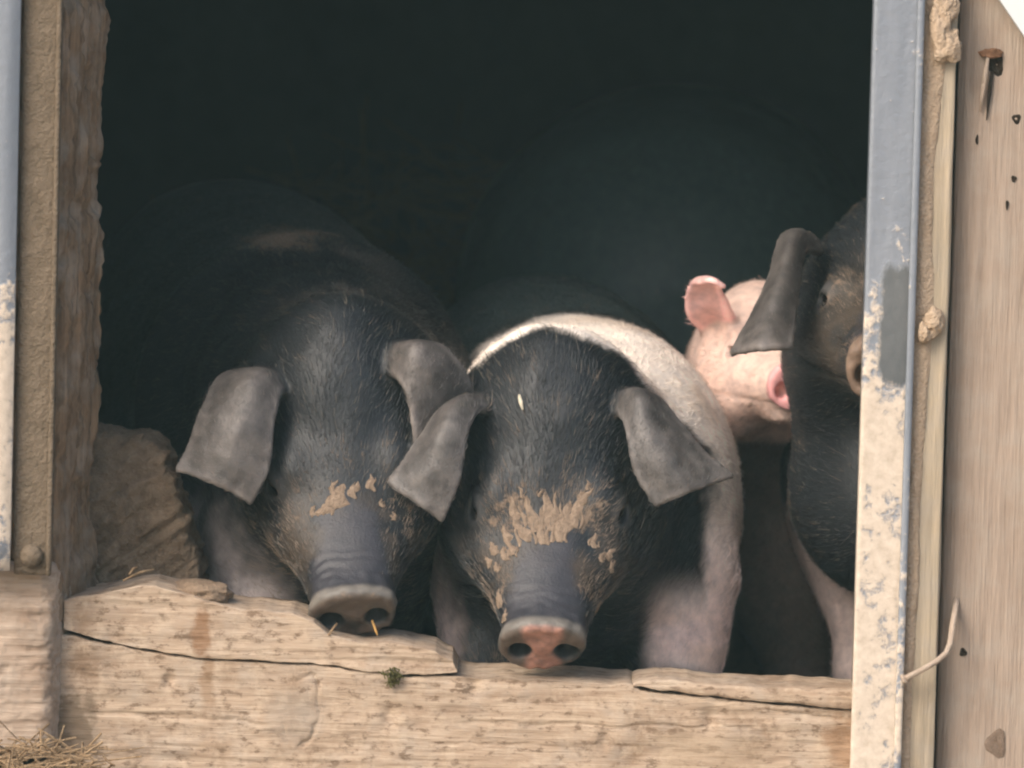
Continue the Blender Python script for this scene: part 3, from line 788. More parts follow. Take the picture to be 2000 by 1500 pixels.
def build_pig(name, label, disc, d, roll, scale, shoulder, rump, body_r, ears, h, coat, mat, fur_n, floor=FLOOR_Z,
              fur_ymax=1.0, neck_r=0.098, legs=True, flakes=(), group='pigs crowding at the barn door', eyes=True, jowl=.060, extra=(), leg_fwd=0.0, slit_d=.0035, ear_r=.0072, ear_t=.0030, eye_s=1.0, neck_pts=None, fur_len=(0.007, 0.013), leg_x=0.6, body_dark=None):
    O = PN(*disc); R = frame(d, roll); O32 = O.astype(np.float32); R32 = R.astype(np.float32)
    Sv, Rv = np.asarray(shoulder, float), np.asarray(rump, float)
    ax = Rv - Sv; BL = np.linalg.norm(ax); ax /= BL
    lat = np.cross(ax, (0, 0, 1.0)); lat /= np.linalg.norm(lat); upv = np.cross(lat, ax)
    if upv[2] < 0: upv = -upv
    W, T, Bt = body_r                                   # half width, height above axis, depth below axis
    tt = np.array([-.16, -.06, .05, .2, .4, .6, .8, .95, 1.06, 1.14])
    bw = smooth_table(tt, W * np.array([.55, .86, 1.0, 1.0, 1.02, 1.04, 1.0, .92, .72, .35]))[1]
    bt = smooth_table(tt, T * np.array([.45, .85, 1.0, .97, .98, 1.0, 1.0, .92, .68, .3]))[1]
    bb = smooth_table(tt, Bt * np.array([.6, .92, 1.0, 1.0, 1.04, 1.04, .95, .85, .6, .3]))[1]
    bx_ = np.linspace(tt[0], tt[-1], 400)
    earS = [Ear(e, r_root=ear_r, r_tip=ear_t) for e in ears]
    nb = (O + R[1] * 0.26 * scale + R[2] * -0.015 * scale).astype(np.float32)
    legs_c = []
    if legs:
        for s in (-1, 1):
            top = Sv + lat * s * W * leg_x - upv * Bt * 0.35 + ax * 0.02
            top = top + np.array([0, -leg_fwd * .6, 0]); kn = np.array([top[0], top[1] - 0.02 - leg_fwd * .4, floor + (top[2] - floor) * 0.42]); ft = np.array([top[0], top[1] - 0.005 - leg_fwd * .4, floor + 0.035])
            legs_c.append((top, kn, ft, 0.058, 0.036, 0.026))
            top = Rv + lat * s * W * 0.62 - upv * Bt * 0.2 - ax * 0.03
            st = top + ax * -0.05 + np.array([0, 0, -(top[2] - floor) * 0.40]); hk = np.array([top[0] + ax[0] * 0.05, top[1] + ax[1] * 0.05, floor + (top[2] - floor) * 0.32]); ft = np.array([hk[0] - ax[0] * .02, hk[1] - ax[1] * .02, floor + 0.035])
            legs_c.append((top, st, hk, 0.085, 0.058, 0.035)); legs_c.append((hk, hk * .5 + ft * .5, ft, 0.034, 0.027, 0.026))
    def local(p): return ((p - O32) @ R32.T) / np.float32(scale)
    def f_body(p):
        q = local(p); x, a, n = np.abs(q[:, 0]), q[:, 1], q[:, 2]
        w_ = np.interp(a, HT[0][0], HT[0][1]); tp = np.interp(a, HT[1][0], HT[1][1]); bo = np.interp(a, HT[2][0], HT[2][1])
        c = (tp + bo) / 2; hh = (tp - bo) / 2
        e = 2.35
        u = np.abs((n - c) / hh); ww = w_ * (1 - 0.36 * sstep(-.35, .9, (n - c) / hh) * sstep(.09, .21, a))
        rho = ((x / ww) ** e + u ** e) ** (1 / e)
        dh = (rho - 1) * np.minimum(ww, hh) * 0.9
        # ends
        dh = smax(dh, -a - 0.0, 0.006); dh = smax(dh, a - 0.33, 0.05)
        # disc hollow and rim
        qd = np.sqrt((x / .040) ** 2 + (n / .033) ** 2)
        dh = dh + 0.0025 * np.exp(-((qd - 0.45) / 0.4) ** 2) * (a < 0.012)
        # forehead dish, muzzle wrinkles
        near = np.nonzero((a < .10) & (a > -.03) & (x < .08) & (np.abs(n) < .08))[0]
        pn, an_, nn0 = p[near], a[near], n[near]
        wr = np.sin(an_ * 560 + 3.5 * vnoise(pn * 60, 77)) * (.5 + .8 * vnoise(pn * 45, 78)) * np.exp(-((an_ - .043) / .014) ** 2) * sstep(0.0, 0.02, nn0)
        dh[near] += 0.0007 * wr + .0011 * vnoise(pn * 130, 91) * (an_ < .03)
        # lower jaw and jowls
        jaw = ell(q, (0, .112, -.046), (.034, .075, .022)); dh = smin(dh, jaw, 0.012)
        qa = np.stack([x, a, n], 1)
        dh = smin(dh, ell(qa, (jowl, .195, -.045), (.050, .080, .066)), 0.03)
        dh = smin(dh, ell(qa, (.050, .160, .042), (.013, .022, .011)), 0.022)     # brow
        dh = smin(dh, ell(qa, (.053, .128, -.004), (.018, .034, .022)), 0.025)    # cheek bone
        # mouth slit
        mz = -.027 - .05 * (a - .03) + 0.9 * np.maximum(a - .115, 0) ** 1.3
        slit = np.exp(-((n - mz) / .0028) ** 2) * sstep(.022, .035, a) * (1 - sstep(.12, .145, a))
        dh = dh + slit_d * slit
        # eye socket
        if eyes:
            de = np.linalg.norm(qa - np.array([.058, .147, .026], np.float32), axis=1)
            dh = smin(dh, de - .0165, 0.010); dh = smax(dh, -(np.linalg.norm((qa - np.array([.066, .141, .0265], np.float32)) / np.array([1, 1.0, .62], np.float32), axis=1) - .0130), 0.003)
        # nostrils
        no = ell(qa, (.0212, .0, -.0055), (.0112, .022, .0122)); dh = smax(dh, -no, 0.004)
        dh = dh * np.float32(scale)
        # body
        r = p - Sv.astype(np.float32); t = (r @ ax.astype(np.float32)) / BL; lx = r @ lat.astype(np.float32); lz = r @ upv.astype(np.float32)
        w2 = np.interp(t, bx_, bw); h2 = np.where(lz > 0, np.interp(t, bx_, bt), np.interp(t, bx_, bb))
        rho = ((np.abs(lx) / w2) ** 2.15 + (np.abs(lz) / h2) ** 2.15) ** (1 / 2.15)
        db = (rho - 1) * np.minimum(w2, h2) * 0.9
        db = smax(db, (-.15 - t) * BL, 0.05); db = smax(db, (t - 1.13) * BL, 0.06)
        if neck_pts is None:
            nk = cap(p, nb, Sv + ax * 0.02, neck_r * scale, min(W, T) * 0.9)
        else:
            ch = [nb] + [np.asarray(q_[0]) for q_ in neck_pts]; rr = [neck_r * scale] + [q_[1] for q_ in neck_pts]
            nk = cap(p, ch[0], ch[1], rr[0], rr[1])
            for i in range(1, len(ch) - 1): nk = smin(nk, cap(p, ch[i], ch[i + 1], rr[i], rr[i + 1]), 0.04)
        db = smin(db, nk, 0.045)
        for (e1, r1_, e2, r2_) in extra: db = smin(db, cap(p, e1, e2, r1_, r2_), 0.04)
        dd = smin(dh, db, 0.035)
        lo_ = np.nonzero(p[:, 2] < max(Sv[2], Rv[2]) + .04)[0]
        if legs and len(lo_):
            pl, dl = p[lo_], dd[lo_]
            for (a_, b_, c_, r1, r2, r3) in legs_c:
                lg = smin(cap(pl, a_, b_, r1, r2), cap(pl, b_, c_, r2, r3), 0.02)
                dl = smin(dl, lg, 0.035)
                if c_[2] < floor + 0.04:
                    dl = smin(dl, cap(pl, c_ + np.array([0, -.012, -.012]), c_ + np.array([0, -.022, -.022]), .020, .014), 0.012)
            dd[lo_] = dl
        tl = Rv + ax * 0.14 * BL + upv * T * 0.35
        dd = smin(dd, cap(p, Rv + ax * 0.08 * BL + upv * T * 0.35, tl + np.array([0.02, 0.02, -0.04]), 0.016, 0.008), 0.02)
        dd = dd + np.float32(0.0014) * vnoise((p @ ROT3) * 34, 4) * np.where(q[:, 1] < .36, 1, .35)
        return dd.astype(np.float32)
    def f(p):
        d_ = f_body(p)
        for e in earS: d_ = smin(d_, e.d(p), 0.010)
        return d_
    allp = np.vstack([O, O + R[1] * .33 * scale, Sv - .2 * ax, Rv + 0.18 * ax] + [e.p for e in earS])
    pad = max(W, T, Bt) + 0.06
    lo = np.minimum(allp.min(0) - 0.05, np.minimum(Sv, Rv) - np.array([pad, 0.22 * BL, pad])); hi = np.maximum(allp.max(0) + 0.05, np.maximum(Sv, Rv) + np.array([pad, 0.2 * BL, pad]))
    lo[2] = floor - 0.03 if legs else lo[2]
    V, F = surface_nets(f, lo, hi, h)
    # ear flag per vertex, colours
    for _ in range(1):
        A_, B_ = V[F[:, 2]] - V[F[:, 0]], V[F[:, 3]] - V[F[:, 1]]
        fn_ = np.cross(A_, B_); nn_ = np.zeros_like(V)
        for k_ in range(4):
            for c_ in range(3): nn_[:, c_] += np.bincount(F[:, k_], fn_[:, c_], len(V))
        nn_ /= np.linalg.norm(nn_, axis=1, keepdims=True) + 1e-12
        fv_ = f_body(V.astype(np.float32)); V = V - nn_ * np.clip(fv_, -h * .5, h * .5)[:, None] * .9 * (fv_ < h * .6)[:, None]
    V32 = V.astype(np.float32)
    db = f_body(V32); earness = sstep(0.002, 0.010, db) if len(earS) else np.zeros(len(V))
    q = local(V32)
    me = mesh_np(name, V, F)
    nrm = np.empty(len(V) * 3, np.float32); me.vertices.foreach_get('normal', nrm); nrm = nrm.reshape(-1, 3)
    bt_ = ((V32 - Sv) @ ax) / BL
    colr, mud, bare = coat(V32, q, nrm, earness, bt_, f_body)
    mud = mud * (1 - .85 * earness)
    ez = np.linalg.norm(np.stack([np.abs(q[:, 0]), q[:, 1], q[:, 2]], 1) - np.array([.064, .142, .0265]), axis=1)
    colr = lerp(colr, colr * 1.0 + .05, np.exp(-((ez - .0155) / .004) ** 2) * (colr.mean(1) < .1))
    rim = np.zeros(len(V))
    for e in earS:
        for i in np.nonzero((earness > .2) & ((V32 > e.lo) & (V32 < e.hi)).all(1))[0]:
            rim[i] = max(rim[i], e.t[e.kd.find(V32[i].tolist())[1]])
    colr = colr * (1 + 0.55 * rim * earness)[:, None]
    ca = me.attributes.new('coat', 'FLOAT_COLOR', 'POINT'); ca.data.foreach_set('color', np.concatenate([colr, np.ones((len(V), 1))], 1).astype(np.float32).ravel())
    ma = me.attributes.new('mud', 'FLOAT', 'POINT'); ma.data.foreach_set('value', mud.astype(np.float32))
    o = link(name, me, None, mat)
    tag(o, label, 'pig', group)
    # eyes
    if eyes:
        for s in (-1, 1):
            c = O + R.T @ (np.array([s * .0585, .1455, .0262]) * scale)
            r = 0.0132 * scale * eye_s; Vv = []; Ff = []; S, K = 16, 10
            for k in range(K + 1):
                th = math.pi * k / K
                for j in range(S):
                    an = 2 * math.pi * j / S
                    Vv.append((c[0] + r * math.sin(th) * math.cos(an), c[1] + r * math.sin(th) * math.sin(an), c[2] + r * math.cos(th)))
            for k in range(K):
                for j in range(S): Ff.append((k * S + j, (k + 1) * S + j, (k + 1) * S + (j + 1) % S, k * S + (j + 1) % S))
            link('eye', mesh_np('eye', Vv, Ff), o, M_EYE)
    # fur
    if fur_n:
        A = V32[F]; c = A.mean(1)
        ar = np.linalg.norm(np.cross(A[:, 2] - A[:, 0], A[:, 3] - A[:, 1]), axis=1) / 2
        fb = bare[F].mean(1); fn = nrm[F].mean(1)
        wgt = ar * np.clip(1 - fb, 0, 1) * (c[:, 1] < fur_ymax) * (c[:, 2] > floor + 0.06)
        wgt *= np.clip(0.25 - fn[:, 1], 0.0, 1) > 0
        wgt = wgt * np.where(colr[F].mean((1, 2)) > .22, .40, 1.0)
        wgt = wgt / wgt.sum()
        fi = RNG.choice(len(F), fur_n, p=wgt)
        uv = RNG.random((fur_n, 2)).astype(np.float32)
        a, b, c_, d_ = A[fi, 0], A[fi, 1], A[fi, 2], A[fi, 3]
        u, v = uv[:, :1], uv[:, 1:]
        root = a * (1 - u) * (1 - v) + b * u * (1 - v) + c_ * u * v + d_ * (1 - u) * v
        n_ = nrm[F[fi]].mean(1); n_ /= np.linalg.norm(n_, axis=1, keepdims=True) + 1e-9
        ql = local(root); hm = (1 - sstep(.22, .32, ql[:, 1]))[:, None]
        flow = R[1] * hm + (ax * 0.8 - upv * 0.35) * (1 - hm)
        lx = np.sign(ql[:, :1]) * (R[0][None] * 0.35); flow = flow + lx * hm * np.clip(np.abs(ql[:, :1]) / .05, 0, 1)
        wob = np.stack([fbm(root * 30, 3, 301), fbm(root * 30, 3, 302), fbm(root * 30, 3, 303)], 1)
        flow = flow + 0.25 * wob + RNG.normal(0, .14, (fur_n, 3))
        flow -= n_ * (flow * n_).sum(1, keepdims=True)
        flow /= np.linalg.norm(flow, axis=1, keepdims=True) + 1e-9
        er = earness[F[fi]].mean(1)
        L = RNG.uniform(*fur_len, fur_n) * (1 - 0.45 * hm[:, 0] * (1 - sstep(.08, .24, ql[:, 1]))) * (1 - .55 * er)
        L = L * (1 + 1.0 * rim[F[fi]].mean(1) * er)
        L = (L * RNG.choice([1, 1, 1, 1.5], fur_n))[:, None].astype(np.float32)
        L *= np.where((ql[:, 1] < .14) & (ql[:, 2] < .012) & (RNG.random(fur_n) < .10), 2.4, 1)[:, None].astype(np.float32)
        lift = RNG.uniform(0.04, 0.24, (fur_n, 1))
        pts = np.empty((fur_n, 4, 3), np.float32)
        pts[:, 0] = root - n_ * 0.0008
        pts[:, 1] = root + L * (flow * .33 + n_ * lift * .55)
        pts[:, 2] = root + L * (flow * .67 + n_ * lift * .80)
        pts[:, 3] = root + L * (flow * 1.0 + n_ * lift * .75)
        hc = bpy.data.hair_curves.new('fur'); hc.add_curves([4] * fur_n)
        hc.attributes['position'].data.foreach_set('vector', pts.ravel())
        ra = hc.attributes.get('radius') or hc.attributes.new('radius', 'FLOAT', 'POINT')
        ra.data.foreach_set('value', np.tile(np.array([.00017, .00016, .00012, .00004], np.float32), fur_n))
        hcol = colr[F[fi]].mean(1)
        lum = hcol.mean(1, keepdims=True)
        vary = RNG.uniform(0.75, 1.3, (fur_n, 1))
        dust = (RNG.random((fur_n, 1)) < 0.05) * (lum < .15)
        vary = 1 + (vary - 1) * np.where(lum > .2, .3, 1)
        hcol = np.where(dust, np.array([.15, .125, .095]), hcol * vary)
        mm = mud[F[fi]].mean(1) + .35 * fbm(root * 95, 3, 777) + RNG.normal(0, .08, fur_n)
        hcol = lerp(hcol, np.array([.20, .145, .10]), .85 * sstep(.26, .42, mm))
        hcl = hc.attributes.new('hair_color', 'FLOAT_COLOR', 'CURVE')
        hcl.data.foreach_set('color', np.concatenate([hcol, np.ones((fur_n, 1))], 1).astype(np.float32).ravel())
        ho = bpy.data.objects.new('fur', hc); COL.objects.link(ho); ho.parent = o
        hc.materials.append(M_HAIR); ho['kind'] = 'stuff'
    # mud flakes stuck on the face (geometry on the skin)
    if flakes:
        bvh = BVHTree.FromPolygons(V.tolist(), F.tolist())
        protoV, protoF = flake_shape()
        for (px, py, ang, ln, wd) in flakes:
            wd *= 1.25
            dr = (P(px, py, 0.1) - CP).normalized()
            hit, nn, _, _ = bvh.ray_cast(CP, dr)
            if hit is None: continue
            VV = []; FF = []
            for k in range(random.choice((3, 4, 5)) if ln > .015 else 3):
                an = ang + random.gauss(0, .16); l2 = ln * (1.1 if k == 0 else random.uniform(.5, 1.05)); w2 = wd * (.95 if k == 0 else random.uniform(.28, .5))
                tdir = RIGHT * math.sin(an) + UP * math.cos(an); tdir = (tdir - nn * tdir.dot(nn)).normalized(); sdv = tdir.cross(nn)
                org = hit + (sdv * random.uniform(-.6, .6) * wd + tdir * random.uniform(-.25, .15) * ln) * (k > 0)
                b0 = len(VV); ph = random.uniform(0, 6)
                for (fx, fy, fz) in protoV:
                    g = org + sdv * (fx * w2 * (1 + .25 * math.sin(fy * 11 + ph)) + .0012 * math.sin(fy * 7 + ph)) + tdir * fy * l2
                    loc_, n2, _, _ = bvh.find_nearest(g)
                    VV.append(tuple(loc_ + n2 * (fz * 0.0014 + 0.0001 + .0005 * math.sin(fx * 5 + fy * 19 + ph))))
                FF += [tuple(q_ + b0 for q_ in f_) for f_ in protoF]
            link('mud_flake', mesh_py('mud_flake', VV, FF), o, M_MUDFLAKE)
    return o

def flake_shape():
    V = []; F = []; n = 8
    for i in range(n + 1):
        t = i / n; w_ = 0.5 * min(1.0, 0.45 + 2.2 * t) * (1 - t) ** 0.6 + 0.02
        for s, z in ((-1, 0), (-.55, .8), (0, 1.0), (.55, .75), (1, 0)):
            V.append((w_ * s, t - .35, z * (0.35 + 0.65 * math.sin(math.pi * min(1, .15 + t * .85)))))
    for i in range(n):
        for k in range(4):
            a = i * 5 + k; F.append((a, a + 1, a + 6, a + 5))
    return V, F

def skin(name, rough=0.55):
    m, t, b = new_mat(name, rough, 0.35)
    at = t.nodes.new('ShaderNodeAttribute'); at.attribute_name = 'coat'
    mu = t.nodes.new('ShaderNodeAttribute'); mu.attribute_name = 'mud'
    v = worldpos(t)
    n1 = noise(t, v, 70, 6, 0.65); n2 = noise(t, v, 420, 3, 0.6)
    c = mixc(t, 1.0, at.outputs['Color'], ramp(t, n1, [(0.3, (0.72, 0.72, 0.74)), (0.7, (1.25, 1.22, 1.18))]), 'MULTIPLY')
    s = math_(t, 'ADD', mu.outputs['Fac'], math_(t, 'MULTIPLY', math_(t, 'SUBTRACT', noise(t, v, 95, 6, 0.7), 0.5), 1.6))
    mk = ramp(t, s, [(0.48, (0, 0, 0)), (0.66, (1, 1, 1))])
    c = mixc(t, math_(t, 'MULTIPLY', mk, 0.85), c, ramp(t, n2, [(0.3, (0.14, 0.098, 0.068)), (0.7, (0.25, 0.182, 0.128))]))
    t.links.new(c, b.inputs['Base Color'])
    t.links.new(math_(t, 'MULTIPLY_ADD', mk, 0.35, rough), b.inputs['Roughness'])
    bump(t, b, math_(t, 'ADD', math_(t, 'MULTIPLY', n1, 0.7), math_(t, 'ADD', n2, mk)), 0.35, 0.0016)
    return m
M_SKIN = skin('pig_skin', .48)
M_EYE, _t, _b = new_mat('wet_eye', 0.08, 0.6); _b.inputs['Base Color'].default_value = (0.008, 0.006, 0.005, 1)
M_HAIR, _t, _b = new_mat('bristle', 0.36, 0.6)
_at = _t.nodes.new('ShaderNodeAttribute'); _at.attribute_name = 'hair_color'
_t.links.new(_at.outputs['Color'], _b.inputs['Base Color'])

BLACK = np.array([.0125, .0148, .0175]); EARG = np.array([.090, .082, .077]); PINK = np.array([.88, .60, .53]); WHITE = np.array([.95, .86, .76])
def lerp(c, d, m): return c + (np.asarray(d) - c) * m[:, None]
def face_common(c, V, q, earness, dark=True):
    """bare grey muzzle, rim, disc with pink middle, nostrils, ear leather"""
    x, a, n = q[:, 0], q[:, 1], q[:, 2]
    nz = fbm(V * 45, 4, 401); nz2 = fbm(V * 140, 3, 402)
    if dark:
        muz = (1 - sstep(.085, .12, a + .012 * nz)) * sstep(-.0, .02, n) * (1 - sstep(-.008, .008, np.abs(x) - .044 + .22 * a + .007 * nz))
        c = lerp(c, (.060, .046, .034), .75 * np.exp(-((a - .075) / .045) ** 2) * sstep(-.06, -.02, n) * sstep(-.5, .3, nz))
        c = lerp(c, (.034, .034, .041), muz * .9)
        c = lerp(c, (.13, .12, .105), (1 - sstep(.010, .017, a)) * sstep(-.02, .02, n))           # pale rim
        disc = (1 - sstep(.001, .005, a))
        c = lerp(c, (.10, .078, .064), disc)
    return c, nz, nz2

def bare_mask(q, earness):
    a, n = q[:, 1], q[:, 2]
    x = np.abs(q[:, 0])
    b = (1 - sstep(.085, .115, a)) * sstep(.008, .022, n) * (1 - sstep(-.008, .006, x - .044 + .22 * a))
    b = np.maximum(b, (1 - sstep(.025, .04, a)) * sstep(-.02, 0, n))
    b = np.maximum(b, 1 - sstep(.012, .02, a))
    b = np.maximum(b, 1 - sstep(.0150, .0205, np.linalg.norm(np.stack([x, a, n], 1) - np.array([.064, .142, .0265]), axis=1)))
    return np.maximum(b, earness * .72)

def coat_centre(V, q, nrm, ear, bt, fb):
    x, a, n = q[:, 0], q[:, 1], q[:, 2]
    c = np.tile(BLACK, (len(V), 1))
    nz = fbm(V * 30, 4, 410)
    c = lerp(c, (.050, .068, .070), sstep(.22, .34, bt))  # rump lightened in the coat, standing in for light reaching inside
    # white saddle: shoulders and forelegs, everything behind the head and before the ribs
    neck = a - 0.290 - 0.25 * np.clip(-n, 0, .3) + .012 * nz
    belt = sstep(0.0, 0.018, neck) * (1 - sstep(.20, .26, bt + .03 * nz))
    belt = np.maximum(belt, sstep(.186, .206, V[:, 0] + .008 * nz) * sstep(.12, .16, a) * (1 - ear) * (1 - sstep(.20, .26, bt + .03 * nz)))
    legs = (1 - sstep(.10, .17, V[:, 2] + 0.0 * nz)) * sstep(.1, .14, a)
    belt = np.maximum(belt, legs * (V[:, 1] < .55) * sstep(.06, .085, V[:, 0] - .066))  # white held off the chest centre, black coat paints in its shade
    cheek = (1 - sstep(-.062, -.028, V[:, 0] + .010 * nz)) * (1 - sstep(.095, .235, V[:, 2] + .02 * nz)) * sstep(.12, .15, V[:, 1]) * (V[:, 1] < .5)
    c = lerp(c, (.82, .66, .60), cheek * (1 - belt))  # left jowl painted pale for the light on it, running into the white foreleg
    c = lerp(c, WHITE * 1.06, belt)
    pinkm = belt * (1 - sstep(.10, .26, V[:, 2])); c = lerp(c, PINK, pinkm * .7)
    c = lerp(c, np.array([.55, .36, .22]), belt * .30 * sstep(.25, .8, fbm(V * np.array([9, 9, 26]), 3, 433)))
    c, n1, n2 = face_common(c, V, q, ear)
    disc = (1 - sstep(.001, .005, a)); c = lerp(c, (.40, .215, .17), disc * sstep(.018, .008, np.abs(x + .002 * n1 * 2) - .004) * (1 - .35 * sstep(.1, .6, n2)))
    c = lerp(c, EARG * (.88 + .24 * n1[:, None] + .22 * n2[:, None]), ear * .92)
    mud = 0.60 * np.exp(-((a - .128) / .030) ** 2) * (n > -.01) * np.exp(-((np.abs(x) - .034) / .034) ** 2)
    mud += .42 * np.exp(-((a - .06) / .026) ** 2) * sstep(.022, .034, np.abs(x))
    mud += .06 * ear
    mud *= (1 - belt)
    return c, mud, bare_mask(q, ear)
def coat_left(V, q, nrm, ear, bt, fb):
    x, a, n = q[:, 0], q[:, 1], q[:, 2]
    c = np.tile(BLACK, (len(V), 1)); nz = fbm(V * 25, 4, 510)
    c = lerp(c, (.034, .044, .046), sstep(-.02, .15, bt))  # back painted lighter, replacing light missing deep in the pen
    c = lerp(c, (.095, .085, .075), sstep(.30, .34, a) * sstep(.1, .8, nz + .5) * np.exp(-((V[:, 0] + .165) / .05) ** 2) * .6)
    leg_highlight = (1 - sstep(.09, .24, V[:, 2] + .03 * nz)) * sstep(.13, .165, V[:, 1]) * (V[:, 1] < .6) * (1 - sstep(-.225, -.185, V[:, 0] + .01 * nz)); c = lerp(c, (.66, .57, .54), leg_highlight * .9)  # highlight on left jowl and neck painted in, along with the pinkish foreleg
    c, n1, n2 = face_common(c, V, q, ear)
    c = lerp(c, EARG * np.array([1.02, 1.0, .99]) * (.88 + .24 * n1[:, None] + .22 * n2[:, None]), ear * .95)
    mud = .36 * np.exp(-((a - .14) / .018) ** 2) * sstep(.0, .02, n) * np.exp(-((x) / .04) ** 2)
    mud += .38 * np.exp(-((a - .10) / .05) ** 2) * sstep(.02, .04, np.abs(x))
    mud += .34 * (1 - sstep(.0, .03, a))
    mud += .08 * ear
    mud += .85 * np.exp(-((V[:, 0] + .235) / .05) ** 2) * sstep(.435, .455, V[:, 2]) * np.exp(-((V[:, 1] - .50) / .10) ** 2)
    return c, mud, bare_mask(q, ear)
def coat_right(V, q, nrm, ear, bt, fb):
    x, a, n = q[:, 0], q[:, 1], q[:, 2]
    c = np.tile(BLACK, (len(V), 1)); nz = fbm(V * 25, 4, 610)
    c = lerp(c, (.085, .070, .055), np.exp(-((a - .11) / .05) ** 2) * np.exp(-((np.abs(x) - .045) / .03) ** 2) * sstep(-.05, .01, n + .015 * nz) * .6)
    low = (1 - sstep(.155, .205, V[:, 2] + .02 * nz + .25 * (V[:, 0] - .30))) * sstep(.16, .2, a); c = lerp(c, (.60, .49, .46), low)
    c, n1, n2 = face_common(c, V, q, ear)
    c = lerp(c, (.20, .135, .095), (1 - sstep(.02, .05, a + .01 * nz)) * .8)
    c = lerp(c, EARG * (.88 + .24 * n1[:, None] + .22 * n2[:, None]), ear * .95)
    mud = .50 * np.exp(-((a - .02) / .03) ** 2) + .42 * np.exp(-((a - .13) / .04) ** 2) * sstep(0, .03, n) + .06 * ear
    return c, mud * (1 - low), bare_mask(q, ear)
def coat_pink(V, q, nrm, ear, bt, fb):
    x, a, n = q[:, 0], q[:, 1], q[:, 2]
    c = np.tile(np.array([.76, .58, .50]), (len(V), 1)); nz = fbm(V * 25, 4, 710)
    c = lerp(c, (.74, .36, .36), 1 - sstep(.006, .03, a)); c = lerp(c, (.74, .46, .44), ear * .9)
    c = lerp(c, (.62, .36, .24), .6 * np.exp(-((a - .06) / .03) ** 2) * sstep(0, .02, n) * sstep(-.2, .4, nz))
    c = lerp(c, (.16, .115, .092), sstep(.225, .285, a - .6 * n) * .92)  # chest and body painted dark brown in place of deep shade
    mud = .25 * np.exp(-((a - .07) / .05) ** 2) * (n < -.02)
    return c, mud, bare_mask(q, ear)
def coat_sow(V, q, nrm, ear, bt, fb):
    c = np.tile(np.array([.050, .078, .076]), (len(V), 1))
    return c, np.zeros(len(V)), np.zeros(len(V))

def wp(px, py, y): return PN(px, py, y)
# --- centre pig
CY = 0.0
th = math.radians(48)
c_ears = [
  [[(957, 800, .115), (944, 785, .120), (930, 790, .140)], [(929, 800, .080), (900, 784, .078), (868, 800, .098)], [(908, 850, .052), (866, 838, .050), (824, 852, .075)], [(896, 930, .042), (846, 908, .042), (788, 907, .064)], [(863, 1014, .040), (813, 978, .040), (760, 943, .056)]],
  [[(1203, 797, .115), (1213, 780, .120), (1233, 776, .140)], [(1220, 812, .080), (1247, 770, .078), (1286, 783, .110)], [(1228, 860, .054), (1273, 836, .054), (1330, 830, .088)], [(1244, 925, .046), (1303, 902, .044), (1374, 885, .076)], [(1282, 984, .044), (1346, 957, .045), (1426, 933, .072)]]]
sh = wp(1157, 850, .36); sh[2] = .212
rp = wp(1035, 700, 1.05); rp[2] = .225
fl = [(1075, 1010, 0.0, .036, .015), (1040, 1015, -.25, .034, .012), (1022, 1040, -.35, .028, .011), (1005, 1000, -.35, .022, .007), (1105, 1020, .2, .030, .012), (1125, 1005, .3, .034, .011), (1138, 975, .35, .022, .006),
      (1092, 1040, .1, .026, .010), (1058, 1045, -.1, .026, .010), (990, 1050, -.6, .018, .009), (965, 1075, -.8, .014, .008), (985, 1085, -.5, .013, .008), (955, 1100, -.5, .012, .007), (1000, 1075, -.4, .014, .008),
      (1160, 1060, .4, .014, .007), (1190, 1085, .5, .013, .008), (1195, 1110, .4, .012, .007), (1175, 1090, .3, .010, .006), (975, 1175, -.2, .017, .008), (985, 1205, -.1, .012, .007), (970, 1110, -.3, .010, .006), (1165, 1190, .1, .013, .006), (1148, 950, .3, .010, .004), (1055, 965, -.1, .008, .004), (1020, 965, -.2, .012, .004)]
build_pig('pig', 'black pig with a white saddle facing the camera in the middle of the doorway', (1060, 1270, CY), (-0.02, -math.cos(th), -math.sin(th)), 0.0, 1.0, sh, rp, (.150, .178, .20), c_ears, 0.0028, coat_centre, M_SKIN, 95000, fur_ymax=0.9, leg_x=.60, leg_fwd=.13, extra=[(wp(1085, 960, .25), .095, wp(1080, 1075, .245), .112), (wp(960, 1150, .22), .050, wp(935, 1330, .17), .038)], flakes=fl)
# --- left pig
l_ears = [
  [[(552, 775, .130), (540, 745, .135), (525, 730, .16)], [(541, 765, .095), (500, 733, .09), (436, 738, .12)], [(531, 835, .07), (468, 815, .065), (396, 802, .09)], [(522, 915, .06), (448, 885, .055), (370, 868, .08)], [(489, 980, .055), (430, 947, .055), (348, 916, .075)]],
  [[(752, 712, .125), (762, 688, .13), (775, 684, .15)], [(786, 740, .095), (815, 683, .095), (857, 680, .12)], [(803, 792, .085), (850, 755, .095), (912, 738, .125)], [(812, 862, .085), (860, 830, .105), (922, 802, .135)], [(835, 940, .085), (870, 910, .105), (915, 872, .135)]]]
sh = wp(600, 800, .44); sh[2] = .272
rp = wp(420, 700, 1.25); rp[2] = .30
fl = [(662, 975, .3, .022, .016), (640, 990, .5, .018, .010), (625, 1000, .5, .012, .008), (610, 1000, .2, .010, .006), (690, 960, .2, .016, .010), (722, 945, .2, .014, .007), (745, 985, .1, .008, .005), (650, 955, .1, .014, .006), (770, 1010, 0, .008, .004)]
